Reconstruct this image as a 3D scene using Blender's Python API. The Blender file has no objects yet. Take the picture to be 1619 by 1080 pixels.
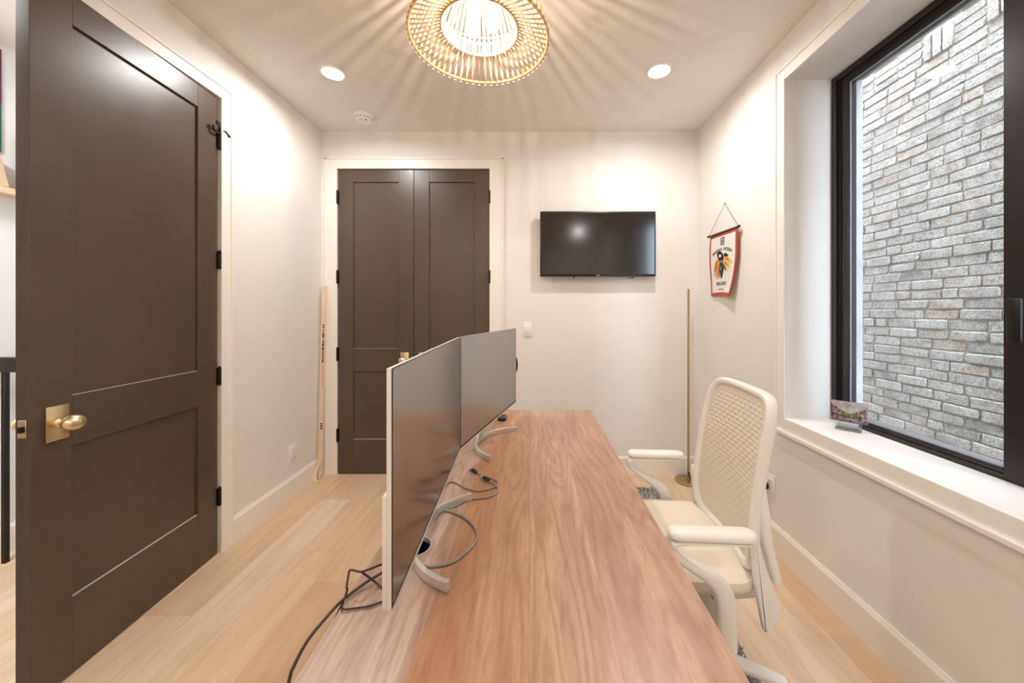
import bpy, bmesh, math, random
from mathutils import Vector, Matrix, noise
random.seed(7)
PI = math.pi
scene = bpy.context.scene
col = scene.collection

# ------------------------------------------------------------------ camera
FPX, VX, VY, CZ = 580.0, 842.0, 491.0, 1.311
cam_d = bpy.data.cameras.new('camera')
cam_d.sensor_width = 36.0
cam_d.lens = FPX / 1619 * 36.0
cam_d.shift_x = -(VX - 809.5) / 1619
cam_d.shift_y = -(540 - VY) / 1619
cam_d.clip_start = 0.02
cam = bpy.data.objects.new('camera', cam_d)
cam.location = (0, 0, CZ)
cam.rotation_euler = (PI / 2, 0, 0)
col.objects.link(cam)
scene.camera = cam

# ------------------------------------------------------------------ colour management, sky
vs = scene.view_settings
vs.view_transform = 'Standard'
vs.look = 'None'
vs.gamma = 1.0
vs.use_curve_mapping = False
vs.exposure = 0.56
scene.cycles.use_denoising = True
scene.cycles.max_bounces = 10
scene.cycles.diffuse_bounces = 6
scene.cycles.glossy_bounces = 5
scene.cycles.transmission_bounces = 6
scene.cycles.transparent_max_bounces = 10
scene.cycles.sample_clamp_indirect = 6.0
scene.cycles.caustics_reflective = False
scene.cycles.caustics_refractive = False

world = bpy.data.worlds.new('overcast_sky')
scene.world = world
world.use_nodes = True
bg = world.node_tree.nodes['Background']
bg.inputs['Color'].default_value = (0.72, 0.82, 1.0, 1)
bg.inputs['Strength'].default_value = 21.0

# ------------------------------------------------------------------ lamps
P_DOWN = 8.8      # each recessed downlight
P_BULB = 5.5       # each pendant bulb
P_HALL_FILL = 30.0  # added fill for the hall, no fitting known there
def area_lamp(name, loc, size, power, color, spread=PI):
    d = bpy.data.lights.new(name, 'AREA')
    d.shape = 'DISK'; d.size = size; d.energy = power; d.color = color; d.spread = spread
    o = bpy.data.objects.new(name, d); o.location = loc
    col.objects.link(o)
    return o
CEIL = 2.743
DOWN_SPOTS = [(-1.20, 2.205), (0.754, 2.185), (-1.20, -0.84), (0.82, -0.84)]
for x, y in DOWN_SPOTS:
    area_lamp('downlight_lamp', (x, y, CEIL - 0.014), 0.11, P_DOWN, (1.0, 0.975, 0.95), 3.0)
area_lamp('hall_fill', (-2.3, 0.9, CEIL - 0.014), 0.3, P_HALL_FILL, (0.93, 0.97, 1.0))  # added fill lamp, brightens the hall behind the ajar door

# ------------------------------------------------------------------ helpers
def lin(c):
    return tuple(((v / 255) / 12.92 if v / 255 <= 0.04045 else ((v / 255 + 0.055) / 1.055) ** 2.4) for v in c) + (1.0,)

class N:
    """tiny node helper"""
    def __init__(s, name):
        s.m = bpy.data.materials.new(name); s.m.use_nodes = True
        s.t = s.m.node_tree; s.b = s.t.nodes['Principled BSDF']
    def n(s, typ, **kw):
        x = s.t.nodes.new(typ)
        for k, v in kw.items(): setattr(x, k, v)
        return x
    def l(s, a, b): s.t.links.new(a, b)
    def coord(s, scale=(1, 1, 1), rot=(0, 0, 0), loc=(0, 0, 0)):
        tc = s.n('ShaderNodeTexCoord'); mp = s.n('ShaderNodeMapping')
        mp.inputs['Scale'].default_value = scale; mp.inputs['Rotation'].default_value = rot; mp.inputs['Location'].default_value = loc
        s.l(tc.outputs['Object'], mp.inputs['Vector'])
        return mp.outputs['Vector']
    def noise(s, vec, scale, detail=3, rough=0.5, dist=0.0):
        x = s.n('ShaderNodeTexNoise'); x.inputs['Scale'].default_value = scale
        x.inputs['Detail'].default_value = detail; x.inputs['Roughness'].default_value = rough
        x.inputs['Distortion'].default_value = dist
        s.l(vec, x.inputs['Vector']); return x.outputs['Fac']
    def ramp(s, fac, stops, interp='LINEAR'):
        r = s.n('ShaderNodeValToRGB'); r.color_ramp.interpolation = interp
        e = r.color_ramp.elements
        while len(e) < len(stops): e.new(0.5)
        for k, (p, c) in enumerate(stops): e[k].position = p; e[k].color = c
        s.l(fac, r.inputs['Fac']); return r.outputs['Color']
    def math(s, op, a, b=None, c=None):
        x = s.n('ShaderNodeMath', operation=op)
        for i, v in enumerate((a, b, c)):
            if v is None: continue
            if isinstance(v, (int, float)): x.inputs[i].default_value = v
            else: s.l(v, x.inputs[i])
        return x.outputs[0]
    def mix(s, fac, a, b, blend='MIX'):
        x = s.n('ShaderNodeMix', data_type='RGBA', blend_type=blend)
        for i, v in ((0, fac), (6, a), (7, b)):
            if isinstance(v, (int, float)): x.inputs[i].default_value = v
            elif isinstance(v, tuple): x.inputs[i].default_value = v
            else: s.l(v, x.inputs[i])
        return x.outputs[2]
    def bump(s, h, strength, dist=0.002):
        x = s.n('ShaderNodeBump'); x.inputs['Strength'].default_value = strength; x.inputs['Distance'].default_value = dist
        s.l(h, x.inputs['Height']); s.l(x.outputs['Normal'], s.b.inputs['Normal'])

def plain(name, rgb, rough=0.5, metal=0.0, var=0.06, bump=0.0, bscale=200, spec=None, coat=0.0, vscale=6):
    a = N(name); v = a.coord()
    f = a.noise(v, vscale, 3)
    c = lin(rgb)
    lo = tuple(min(1, k * (1 - var)) for k in c[:3]) + (1,)
    hi = tuple(min(1, k * (1 + var)) for k in c[:3]) + (1,)
    a.l(a.ramp(f, [(0.3, lo), (0.7, hi)]), a.b.inputs['Base Color'])
    a.b.inputs['Roughness'].default_value = rough
    a.b.inputs['Metallic'].default_value = metal
    if spec is not None: a.b.inputs['Specular IOR Level'].default_value = spec
    if coat: a.b.inputs['Coat Weight'].default_value = coat
    if bump: a.bump(a.noise(v, bscale, 2), bump, 0.001)
    return a.m

def emitter(name, rgb, strength):
    a = N(name)
    a.b.inputs['Base Color'].default_value = (0.8, 0.8, 0.8, 1)
    a.b.inputs['Emission Color'].default_value = lin(rgb)
    a.b.inputs['Emission Strength'].default_value = strength
    return a.m

M = {}
M['wall'] = plain('wall_paint', (234, 231, 227), 0.6, var=0.012, bump=0.12, bscale=350)
M['ceiling'] = plain('ceiling_paint', (232, 227, 220), 0.7, var=0.012, bump=0.1, bscale=300)
M['trim'] = plain('trim_paint', (240, 236, 230), 0.35, var=0.01)
M['white_plastic'] = plain('white_plastic', (238, 234, 227), 0.38, var=0.01)
M['plate'] = plain('wall_plate_white', (240, 236, 230), 0.3, var=0.01)
M['dark_slot'] = plain('dark_slot', (60, 56, 52), 0.5)
M['black_metal'] = plain('black_metal', (26, 22, 21), 0.4, metal=0.3)
M['black_plastic'] = plain('black_plastic', (20, 19, 19), 0.35)
M['window_black'] = plain('window_black_aluminium', (38, 32, 32), 0.33, metal=0.2)
M['spacer'] = plain('pale_spacer', (176, 186, 204), 0.3, metal=0.3)
M['brass'] = plain('satin_brass', (236, 214, 176), 0.34, metal=1.0, var=0.05)
M['lamp_brass'] = plain('aged_brass', (186, 166, 130), 0.32, metal=0.9, var=0.05)
M['silver'] = plain('silver_metal', (212, 208, 202), 0.3, metal=0.4, var=0.03)
M['silver_shell'] = plain('silver_shell', (226, 222, 216), 0.38, metal=0.15, var=0.02)
M['chair_frame'] = plain('chair_white_shell', (240, 238, 234), 0.42, var=0.012)
M['base_white'] = plain('chair_base_white', (240, 240, 240), 0.35, var=0.01)
M['cable_grey'] = plain('grey_cable', (150, 142, 136), 0.5, var=0.15, vscale=90)
M['cable_dark'] = plain('dark_cable', (62, 50, 50), 0.5, var=0.1)
M['cardboard'] = plain('cardboard', (230, 202, 174), 0.8, var=0.06, bump=0.1)
M['ink'] = plain('black_ink', (30, 24, 22), 0.7)
M['ink_brown'] = plain('brown_ink', (176, 118, 84), 0.7)
M['pale_oak'] = plain('pale_oak', (222, 196, 158), 0.5, var=0.1, vscale=12)
M['plum'] = plain('plum_cover', (104, 52, 78), 0.6)
M['green'] = plain('green_cover', (40, 96, 84), 0.6)
M['canvas'] = plain('white_canvas', (238, 240, 238), 0.7, var=0.01)
M['red_felt'] = plain('brick_red_felt', (184, 74, 52), 0.85, bump=0.2)
M['white_felt'] = plain('white_felt', (232, 228, 224), 0.85, var=0.02, bump=0.2)
M['emb_orange'] = plain('emblem_orange', (232, 150, 82), 0.8)
M['emb_yellow'] = plain('emblem_yellow', (232, 196, 104), 0.8)
M['emb_red'] = plain('emblem_red', (196, 84, 52), 0.8)
M['emb_green'] = plain('emblem_green', (72, 96, 62), 0.8)
M['rattan'] = plain('bamboo_slat', (236, 216, 186), 0.5, var=0.16, vscale=30)
M['rattan_rim'] = plain('bamboo_rim', (206, 172, 134), 0.5, var=0.14, vscale=30)
M['bulb_cap'] = plain('bulb_cap', (214, 180, 130), 0.35, metal=0.6)
M['glow'] = emitter('downlight_glow', (255, 250, 244), 22.0)
def bulb_mat():
    a = N('glowing_clear_bulb')
    tr = a.n('ShaderNodeBsdfTransparent'); em = a.n('ShaderNodeEmission'); em.inputs['Color'].default_value = lin((255, 236, 204)); em.inputs['Strength'].default_value = 9.0
    mx = a.n('ShaderNodeMixShader'); mx.inputs[0].default_value = 0.16
    a.l(tr.outputs[0], mx.inputs[1]); a.l(em.outputs[0], mx.inputs[2]); a.l(mx.outputs[0], a.t.nodes['Material Output'].inputs['Surface'])
    return a.m
M['bulb'] = bulb_mat()
M['filament'] = emitter('filament', (255, 226, 180), 60.0)
M['hall_fill_glow'] = emitter('hall_fill_glow', (245, 250, 255), 8.0)
M['concrete'] = plain('concrete', (150, 148, 144), 0.9, var=0.15, bump=0.3, bscale=40)

def door_paint():
    a = N('espresso_door_paint'); v = a.coord()
    f = a.noise(v, 3.0, 4, 0.6)
    a.l(a.ramp(f, [(0.3, lin((79, 66, 57))), (0.7, lin((88, 74, 65)))]), a.b.inputs['Base Color'])
    f2 = a.noise(a.coord((1, 1, 0.6)), 5.0, 5, 0.65)
    r = a.math('MULTIPLY_ADD', f2, 0.16, 0.25)
    a.l(r, a.b.inputs['Roughness'])
    a.bump(a.noise(a.coord((1, 1, 1)), 420, 2), 0.22, 0.0008)
    return a.m
M['door'] = door_paint()
M['ledge'] = plain('ledge_highlight', (188, 182, 178), 0.6, var=0.08, vscale=20)  # overhead light caught on the panel ledges, put into a pale colour

def floor_wood():
    a = N('pale_oak_planks')
    tc = a.n('ShaderNodeTexCoord'); sp = a.n('ShaderNodeSeparateXYZ'); a.l(tc.outputs['Object'], sp.inputs[0])
    x, y = sp.outputs['X'], sp.outputs['Y']
    W, L = 0.205, 1.9
    xi = a.math('FLOOR', a.math('DIVIDE', a.math('ADD', x, 8.23), W))
    off = a.n('ShaderNodeTexWhiteNoise', noise_dimensions='1D'); a.l(xi, off.inputs['W'])
    yy = a.math('ADD', a.math('DIVIDE', a.math('ADD', y, 20.0), L), a.math('MULTIPLY', off.outputs['Value'], 1.0))
    yi = a.math('FLOOR', yy)
    cid = a.n('ShaderNodeCombineXYZ'); a.l(xi, cid.inputs[0]); a.l(yi, cid.inputs[1])
    wn = a.n('ShaderNodeTexWhiteNoise', noise_dimensions='3D'); a.l(cid.outputs[0], wn.inputs['Vector'])
    rnd = wn.outputs['Value']
    base = a.ramp(rnd, [(0.0, lin((210, 174, 138))), (0.3, lin((222, 194, 162))), (0.65, lin((226, 200, 170))), (1.0, lin((230, 208, 180)))])
    # grain
    g = a.n('ShaderNodeCombineXYZ')
    a.l(a.math('MULTIPLY', a.math('ADD', x, a.math('MULTIPLY', rnd, 9.0)), 9.0), g.inputs[0]); a.l(a.math('MULTIPLY', y, 0.9), g.inputs[1]); a.l(a.math('MULTIPLY', rnd, 30), g.inputs[2])
    gr = a.noise(g.outputs[0], 2.2, 6, 0.62, 0.6)
    base = a.mix(a.math('MULTIPLY', a.ramp(gr, [(0.42, (0, 0, 0, 1)), (0.66, (1, 1, 1, 1))]), 0.34), base, lin((188, 146, 104)))
    g2 = a.noise(g.outputs[0], 14, 4, 0.7, 0.2)
    base = a.mix(a.math('MULTIPLY', a.ramp(g2, [(0.5, (0, 0, 0, 1)), (0.75, (1, 1, 1, 1))]), 0.15), base, lin((168, 128, 90)))
    # seams
    fx = a.math('FRACT', a.math('DIVIDE', a.math('ADD', x, 8.23), W)); fy = a.math('FRACT', yy)
    sx = a.math('LESS_THAN', fx, 0.010); sy = a.math('LESS_THAN', fy, 0.0013)
    seam = a.math('MAXIMUM', sx, sy)
    base = a.mix(a.math('MULTIPLY', seam, 0.45), base, lin((150, 112, 76)))
    a.l(base, a.b.inputs['Base Color'])
    a.b.inputs['Roughness'].default_value = 0.42
    a.bump(g2, 0.06, 0.001)
    return a.m
M['floor'] = floor_wood()

def desk_wood(name='walnut_plank_top'):
    a = N(name)
    tc = a.n('ShaderNodeTexCoord'); sp = a.n('ShaderNodeSeparateXYZ'); a.l(tc.outputs['Object'], sp.inputs[0])
    x, y = sp.outputs['X'], sp.outputs['Y']       # desk local: x -0.37..0.37
    u = a.math('ADD', a.math('DIVIDE', x, 0.74), 0.5)
    # colour by stave
    st = [(0.0, (190, 168, 154)), (0.246, (190, 140, 106)), (0.37, (198, 154, 122)), (0.51, (208, 172, 144)), (0.60, (202, 168, 144)), (0.72, (196, 160, 140)), (0.86, (200, 162, 138))]
    base = a.ramp(u, [(p, lin(c)) for p, c in st], 'CONSTANT')
    sid = a.ramp(u, [(p, ((k * 0.37) % 1.0,) * 3 + (1,)) for k, (p, c) in enumerate(st)], 'CONSTANT')
    sidv = a.n('ShaderNodeRGBToBW'); a.l(sid, sidv.inputs[0]); sv = sidv.outputs[0]
    g = a.n('ShaderNodeCombineXYZ')
    a.l(a.math('MULTIPLY', a.math('ADD', x, a.math('MULTIPLY', sv, 5.0)), 8.0), g.inputs[0]); a.l(a.math('MULTIPLY', y, 0.85), g.inputs[1]); a.l(a.math('MULTIPLY', sv, 21), g.inputs[2])
    broad = a.noise(g.outputs[0], 1.5, 4, 0.55, 0.7)
    # cathedral rings: contours of a stretched noise field
    rings = a.math('FRACT', a.math('MULTIPLY', a.noise(g.outputs[0], 0.8, 2, 0.5, 0.3), 16.0))
    rings = a.math('ABSOLUTE', a.math('SUBTRACT', rings, 0.5))
    base = a.mix(a.math('MULTIPLY', a.ramp(broad, [(0.42, (0, 0, 0, 1)), (0.64, (1, 1, 1, 1))]), 0.50), base, lin((160, 118, 94)))
    base = a.mix(a.math('MULTIPLY', a.ramp(broad, [(0.25, (1, 1, 1, 1)), (0.45, (0, 0, 0, 1))]), 0.35), base, lin((222, 184, 152)))
    base = a.mix(a.math('MULTIPLY', a.ramp(rings, [(0.0, (1, 1, 1, 1)), (0.3, (0, 0, 0, 1))]), 0.40), base, lin((150, 106, 80)))
    fine = a.noise(g.outputs[0], 17, 5, 0.7, 0.1)
    base = a.mix(a.math('MULTIPLY', a.ramp(fine, [(0.46, (0, 0, 0, 1)), (0.68, (1, 1, 1, 1))]), 0.36), base, lin((132, 92, 70)))
    a.l(base, a.b.inputs['Base Color'])
    a.b.inputs['Roughness'].default_value = 0.33
    a.bump(fine, 0.05, 0.001)
    return a.m
M['desk'] = desk_wood()

def screen_mat(name, rough, rgb=(9, 8, 8), ior=1.5):
    a = N(name); a.b.inputs['Base Color'].default_value = lin(rgb)
    v = a.coord(); f = a.noise(v, 2.0, 2)
    a.l(a.math('MULTIPLY_ADD', f, 0.02, rough), a.b.inputs['Roughness'])
    a.b.inputs['IOR'].default_value = ior
    return a.m
M['screen'] = screen_mat('matte_screen', 0.17, (46, 36, 31), 5.0)
M['tv_screen'] = screen_mat('glossy_tv_screen', 0.13, (30, 22, 16), 1.6)

def glass_mat():
    a = N('window_glass'); t = a.t
    gl = a.n('ShaderNodeBsdfGlossy'); gl.inputs['Roughness'].default_value = 0.0
    tr = a.n('ShaderNodeBsdfTransparent'); tr.inputs['Color'].default_value = (0.97, 0.985, 0.98, 1)
    lw = a.n('ShaderNodeLayerWeight'); lw.inputs['Blend'].default_value = 0.5
    fr = a.math('MULTIPLY_ADD', a.math('POWER', lw.outputs['Facing'], 5.0), 0.90, 0.035)
    mx = a.n('ShaderNodeMixShader')
    a.l(fr, mx.inputs[0]); a.l(tr.outputs[0], mx.inputs[1]); a.l(gl.outputs[0], mx.inputs[2])
    a.l(mx.outputs[0], t.nodes['Material Output'].inputs['Surface'])
    return a.m
M['glass'] = glass_mat()
def acrylic_mat():
    a = N('clear_acrylic')
    a.b.inputs['Base Color'].default_value = (0.97, 0.98, 1, 1)
    a.b.inputs['Roughness'].default_value = 0.03
    a.b.inputs['Transmission Weight'].default_value = 0.85
    a.b.inputs['IOR'].default_value = 1.45
    return a.m
M['acrylic'] = acrylic_mat()

def brick_mat():
    a = N('weathered_brick')
    at = a.n('ShaderNodeAttribute', attribute_name='tint')
    v = a.coord()
    n1 = a.noise(v, 9, 5, 0.6); n2 = a.noise(v, 46, 5, 0.7); n3 = a.noise(v, 150, 2, 0.6)
    c = at.outputs['Color']
    c = a.mix(a.math('MULTIPLY', a.ramp(n1, [(0.40, (0, 0, 0, 1)), (0.60, (1, 1, 1, 1))]), 0.7), c, tuple(k * 0.80 for k in lin((220, 212, 200))[:3]) + (1,))
    c = a.mix(a.math('MULTIPLY', a.ramp(n2, [(0.50, (0, 0, 0, 1)), (0.66, (1, 1, 1, 1))]), 0.6), c, lin((112, 106, 100)))
    c = a.mix(a.math('MULTIPLY', a.ramp(n3, [(0.57, (0, 0, 0, 1)), (0.64, (1, 1, 1, 1))]), 0.75), c, lin((64, 58, 56)))
    a.l(c, a.b.inputs['Base Color']); a.b.inputs['Roughness'].default_value = 0.92
    a.bump(a.math('ADD', n2, a.math('MULTIPLY', n3, 0.5)), 1.0, 0.009)
    return a.m
M['brick'] = brick_mat()
def mortar_mat():
    a = N('pale_mortar'); v = a.coord(); n2 = a.noise(v, 60, 5, 0.7)
    a.l(a.ramp(n2, [(0.35, lin((162, 156, 146))), (0.65, lin((206, 198, 186)))]), a.b.inputs['Base Color'])
    a.b.inputs['Roughness'].default_value = 0.95; a.bump(n2, 0.8, 0.005)
    return a.m
M['mortar'] = mortar_mat()

def fabric(name, rgb, scale=900, b=0.25):
    a = N(name); v = a.coord(); f = a.noise(v, scale, 2); g = a.noise(v, 7, 3)
    c = lin(rgb); d = tuple(k * 0.9 for k in c[:3]) + (1,)
    a.l(a.mix(a.math('MULTIPLY', f, 0.7), c, d), a.b.inputs['Base Color'])
    a.b.inputs['Roughness'].default_value = 0.85
    a.b.inputs['Sheen Weight'].default_value = 0.15
    a.bump(f, b, 0.001); return a.m
M['seat_fabric'] = fabric('cream_seat_fabric', (236, 226, 212))
M['weave'] = fabric('knitted_back', (228, 220, 206), 700, 0.3)
def pile_mat():
    a = N('speckled_pile'); v = a.coord()
    n = a.noise(v, 60, 2, 0.5)
    a.l(a.ramp(n, [(0.40, lin((40, 39, 44))), (0.44, lin((150, 148, 146))), (0.48, lin((236, 232, 226)))]), a.b.inputs['Base Color'])
    a.b.inputs['Roughness'].default_value = 0.95; return a.m
M['pile'] = pile_mat()
M['rug_back'] = plain('rug_backing', (120, 116, 112), 0.95)
def photo_mat():
    # a small landscape print: pale sky, purple rocky banks, green meadow between
    a = N('landscape_print')
    tc = a.n('ShaderNodeTexCoord'); sp = a.n('ShaderNodeSeparateXYZ'); a.l(tc.outputs['Generated'], sp.inputs[0])
    u, w = sp.outputs['X'], sp.outputs['Z']
    nz = a.noise(a.coord(), 70, 4, 0.7); nb = a.noise(a.coord(), 28, 4, 0.6)
    sky = a.ramp(nb, [(0.3, lin((128, 122, 124))), (0.7, lin((186, 182, 186)))])
    rock = a.ramp(nz, [(0.38, lin((40, 34, 36))), (0.5, lin((120, 96, 104))), (0.64, lin((178, 158, 164)))])
    grass = a.ramp(nz, [(0.35, lin((56, 66, 36))), (0.65, lin((134, 146, 84)))])
    side = a.math('ABSOLUTE', a.math('SUBTRACT', u, 0.52))
    hgt = a.math('ADD', 0.32, a.math('ADD', a.math('MULTIPLY', a.math('POWER', side, 1.4), 1.2), a.math('MULTIPLY', nb, 0.16)))
    land = a.math('LESS_THAN', w, hgt)
    ing = a.math('MULTIPLY', a.math('LESS_THAN', side, 0.2), a.math('GREATER_THAN', w, 0.22))
    c = a.mix(land, sky, a.mix(ing, rock, grass))
    a.l(c, a.b.inputs['Base Color']); a.b.inputs['Roughness'].default_value = 0.12
    return a.m
M['print'] = photo_mat()

# ------------------------------------------------------------------ mesh builder
def smooth_path(pts, n=6, closed=False):
    P = [Vector(p) for p in pts]; out = []
    m = len(P)
    rng = range(m if closed else m - 1)
    for i in rng:
        p0 = P[(i - 1) % m] if closed or i > 0 else P[0] * 2 - P[1]
        p1, p2 = P[i], P[(i + 1) % m]
        p3 = P[(i + 2) % m] if closed or i + 2 < m else P[-1] * 2 - P[-2]
        for k in range(n):
            t = k / n
            out.append(0.5 * ((2 * p1) + (p2 - p0) * t + (2 * p0 - 5 * p1 + 4 * p2 - p3) * t * t + (3 * p1 - p0 - 3 * p2 + p3) * t ** 3))
    if not closed: out.append(P[-1].copy())
    return out

class MB:
    def __init__(s): s.v = []; s.f = []; s.tint = None
    def add(s, vs, fs):
        b = len(s.v); s.v += [Vector(p) for p in vs]; s.f += [tuple(i + b for i in q) for q in fs]; return s
    def box(s, x0, x1, y0, y1, z0, z1, bev=0.0, seg=2, mat=None):
        if x0 > x1: x0, x1 = x1, x0
        if y0 > y1: y0, y1 = y1, y0
        if z0 > z1: z0, z1 = z1, z0
        bm = bmesh.new()
        bmesh.ops.create_cube(bm, size=1, matrix=Matrix.Translation(((x0 + x1) / 2, (y0 + y1) / 2, (z0 + z1) / 2)) @ Matrix.Diagonal((x1 - x0, y1 - y0, z1 - z0, 1)))
        if bev: bmesh.ops.bevel(bm, geom=bm.edges[:], offset=min(bev, 0.49 * min(x1 - x0, y1 - y0, z1 - z0)), segments=seg, affect='EDGES', profile=0.5)
        return s.bm(bm, mat)
    def bm(s, bm, mat=None):
        if mat: bm.transform(mat)
        bm.verts.index_update()
        s.add([v.co.copy() for v in bm.verts], [[v.index for v in f.verts] for f in bm.faces]); bm.free(); return s
    def loft(s, rings, closed=True, cap=True, loop=False):
        n = len(rings[0]); vs = [p for r in rings for p in r]; fs = []
        m = len(rings)
        for i in range(m if loop else m - 1):
            for k in range(n if closed else n - 1):
                a, b = i * n + k, i * n + (k + 1) % n; j = (i + 1) % m
                c, d = j * n + (k + 1) % n, j * n + k
                fs.append((a, b, c, d))
        if cap and not loop and closed: fs.append(tuple(range(n - 1, -1, -1))); fs.append(tuple((m - 1) * n + k for k in range(n)))
        return s.add(vs, fs)
    def tube(s, pts, r, n=10, smooth=0, closed=False, r2=None, up=None):
        """sweep; r may be a number or list; r2 = half-size across 'up' for flat sections"""
        P = smooth_path(pts, smooth, closed) if smooth else [Vector(p) for p in pts]
        m = len(P); rings = []
        upv = Vector(up) if up else None; prev = None
        for i in range(m):
            t = (P[(i + 1) % m] - P[(i - 1) % m]) if closed else (P[min(i + 1, m - 1)] - P[max(i - 1, 0)])
            if t.length < 1e-9: t = Vector((0, 0, 1))
            t.normalize()
            if upv is not None: u = upv - t * upv.dot(t)
            elif prev is None:
                h = Vector((0, 0, 1)) if abs(t.z) < 0.9 else Vector((1, 0, 0)); u = h - t * h.dot(t)
            else: u = prev - t * prev.dot(t)
            u.normalize(); prev = u; w = t.cross(u)
            fr = i / (m - 1) if m > 1 else 0
            def val(q):
                if isinstance(q, (list, tuple)):
                    a = fr * (len(q) - 1); k = min(int(a), len(q) - 2); return q[k] + (q[k + 1] - q[k]) * (a - k)
                return q
            ra = val(r); rb = val(r2) if r2 is not None else ra
            rings.append([P[i] + u * (ra * math.cos(2 * PI * k / n)) + w * (rb * math.sin(2 * PI * k / n)) for k in range(n)])
        return s.loft(rings, loop=closed)
    def ribbon(s, pts, half_w, half_t, wdir, smooth=8, e=4.0, n=16):
        """sweep with a superellipse section: half_w along wdir, half_t across"""
        P = smooth_path(pts, smooth); m = len(P); rings = []
        W = Vector(wdir).normalized()
        def val(q, fr):
            if isinstance(q, (list, tuple)):
                a = fr * (len(q) - 1); k = min(int(a), len(q) - 2); return q[k] + (q[k + 1] - q[k]) * (a - k)
            return q
        for i in range(m):
            t = (P[min(i + 1, m - 1)] - P[max(i - 1, 0)]).normalized()
            u = t.cross(W).normalized(); fr = i / (m - 1); a = val(half_w, fr); b = val(half_t, fr)
            ring = []
            for k in range(n):
                c, d = math.cos(2 * PI * k / n), math.sin(2 * PI * k / n)
                ring.append(P[i] + W * (a * math.copysign(abs(c) ** (2 / e), c)) + u * (b * math.copysign(abs(d) ** (2 / e), d)))
            rings.append(ring)
        return s.loft(rings)
    def lathe(s, prof, n=32, c=(0, 0, 0), axis='Z', sx=1.0, sy=1.0, cap=True):
        """prof: list of (r, h)"""
        rings = []
        for r, h in prof:
            ring = []
            for k in range(n):
                a = 2 * PI * k / n; p = (r * math.cos(a) * sx, r * math.sin(a) * sy, h)
                if axis == 'X': p = (p[2], p[0], p[1])
                if axis == 'Y': p = (p[0], p[2], p[1])
                ring.append(Vector(p) + Vector(c))
            rings.append(ring)
        return s.loft(rings, cap=cap)
    def prism(s, outline, axis, a, b, bev=0.0):
        """outline 2-D in the two other axes, extruded along axis a..b"""
        def P(q, h):
            return {'X': (h, q[0], q[1]), 'Y': (q[0], h, q[1]), 'Z': (q[0], q[1], h)}[axis]
        if bev:
            cx = sum(q[0] for q in outline) / len(outline); cy = sum(q[1] for q in outline) / len(outline)
            n = len(outline); ins = []
            for i in range(n):
                p0 = Vector(outline[i - 1]); p1 = Vector(outline[i]); p2 = Vector(outline[(i + 1) % n])
                d = (p2 - p0); nn = Vector((-d.y, d.x)); nn = nn.normalized() if nn.length else nn
                if nn.dot(Vector((cx, cy)) - p1) < 0: nn = -nn
                ins.append(p1 + nn * bev)
            sg = 1 if b > a else -1
            mid = [tuple(Vector(outline[i]).lerp(ins[i], 0.3)) for i in range(n)]
            rings = [[P(q, a) for q in ins], [P(q, a + sg * bev * 0.3) for q in mid], [P(q, a + sg * bev) for q in outline], [P(q, b - sg * bev) for q in outline], [P(q, b - sg * bev * 0.3) for q in mid], [P(q, b) for q in ins]]
        else: rings = [[P(q, a) for q in outline], [P(q, b) for q in outline]]
        return s.loft([[Vector(p) for p in r] for r in rings])
    def build(s, name, mat, parent=None, smooth=True, origin=None, tag=None):
        me = bpy.data.meshes.new(name)
        if parent is not None: off = Vector(parent['_o'])
        elif origin is not None: off = Vector(origin)
        else:
            xs = [p.x for p in s.v]; ys = [p.y for p in s.v]; zs = [p.z for p in s.v]
            off = Vector(((min(xs) + max(xs)) / 2, (min(ys) + max(ys)) / 2, min(zs)))
        me.from_pydata([tuple(p - off) for p in s.v], [], s.f); me.update()
        bm = bmesh.new(); bm.from_mesh(me); bmesh.ops.recalc_face_normals(bm, faces=bm.faces[:]); bm.to_mesh(me); bm.free()
        if isinstance(mat, str): mat = M[mat]
        me.materials.append(mat)
        if smooth:
            me.polygons.foreach_set('use_smooth', [True] * len(me.polygons))
            me.set_sharp_from_angle(angle=math.radians(38))
        o = bpy.data.objects.new(name, me); col.objects.link(o)
        if parent is not None: o.parent = parent
        else: o.location = off
        o['_o'] = tuple(off)
        return o

def thing(name, loc, label=None, cat=None, group=None, kind=None):
    o = bpy.data.objects.new(name, None); o.empty_display_size = 0.05; col.objects.link(o)
    o.location = loc; o['_o'] = tuple(loc)
    return tag(o, label, cat, group, kind)
def tag(o, label=None, cat=None, group=None, kind=None):
    if label: o['label'] = label
    if cat: o['category'] = cat
    if group: o['group'] = group
    if kind: o['kind'] = kind
    return o
def struct(name, mb, mat, **kw):
    o = mb.build(name, mat, origin=(0, 0, 0), **kw); o['kind'] = 'structure'; return o
def rrect(w, h, r, n=6, cx=0, cy=0):
    out = []; r = max(0.0005, min(r, w / 2 - 0.0005, h / 2 - 0.0005))
    for sx, sy, a0 in ((1, 1, 0), (-1, 1, PI / 2), (-1, -1, PI), (1, -1, 3 * PI / 2)):
        for k in range(n + 1):
            a = a0 + (PI / 2) * k / n
            out.append((cx + sx * (w / 2 - r) + r * math.cos(a), cy + sy * (h / 2 - r) + r * math.sin(a)))
    return out
DESK_Z = 0.71
def at(px, py, z):
    """photo position to world, for a point of known height"""
    s = (py - VY) / (CZ - z); return Vector(((px - VX) / s, FPX / s, z))

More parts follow.
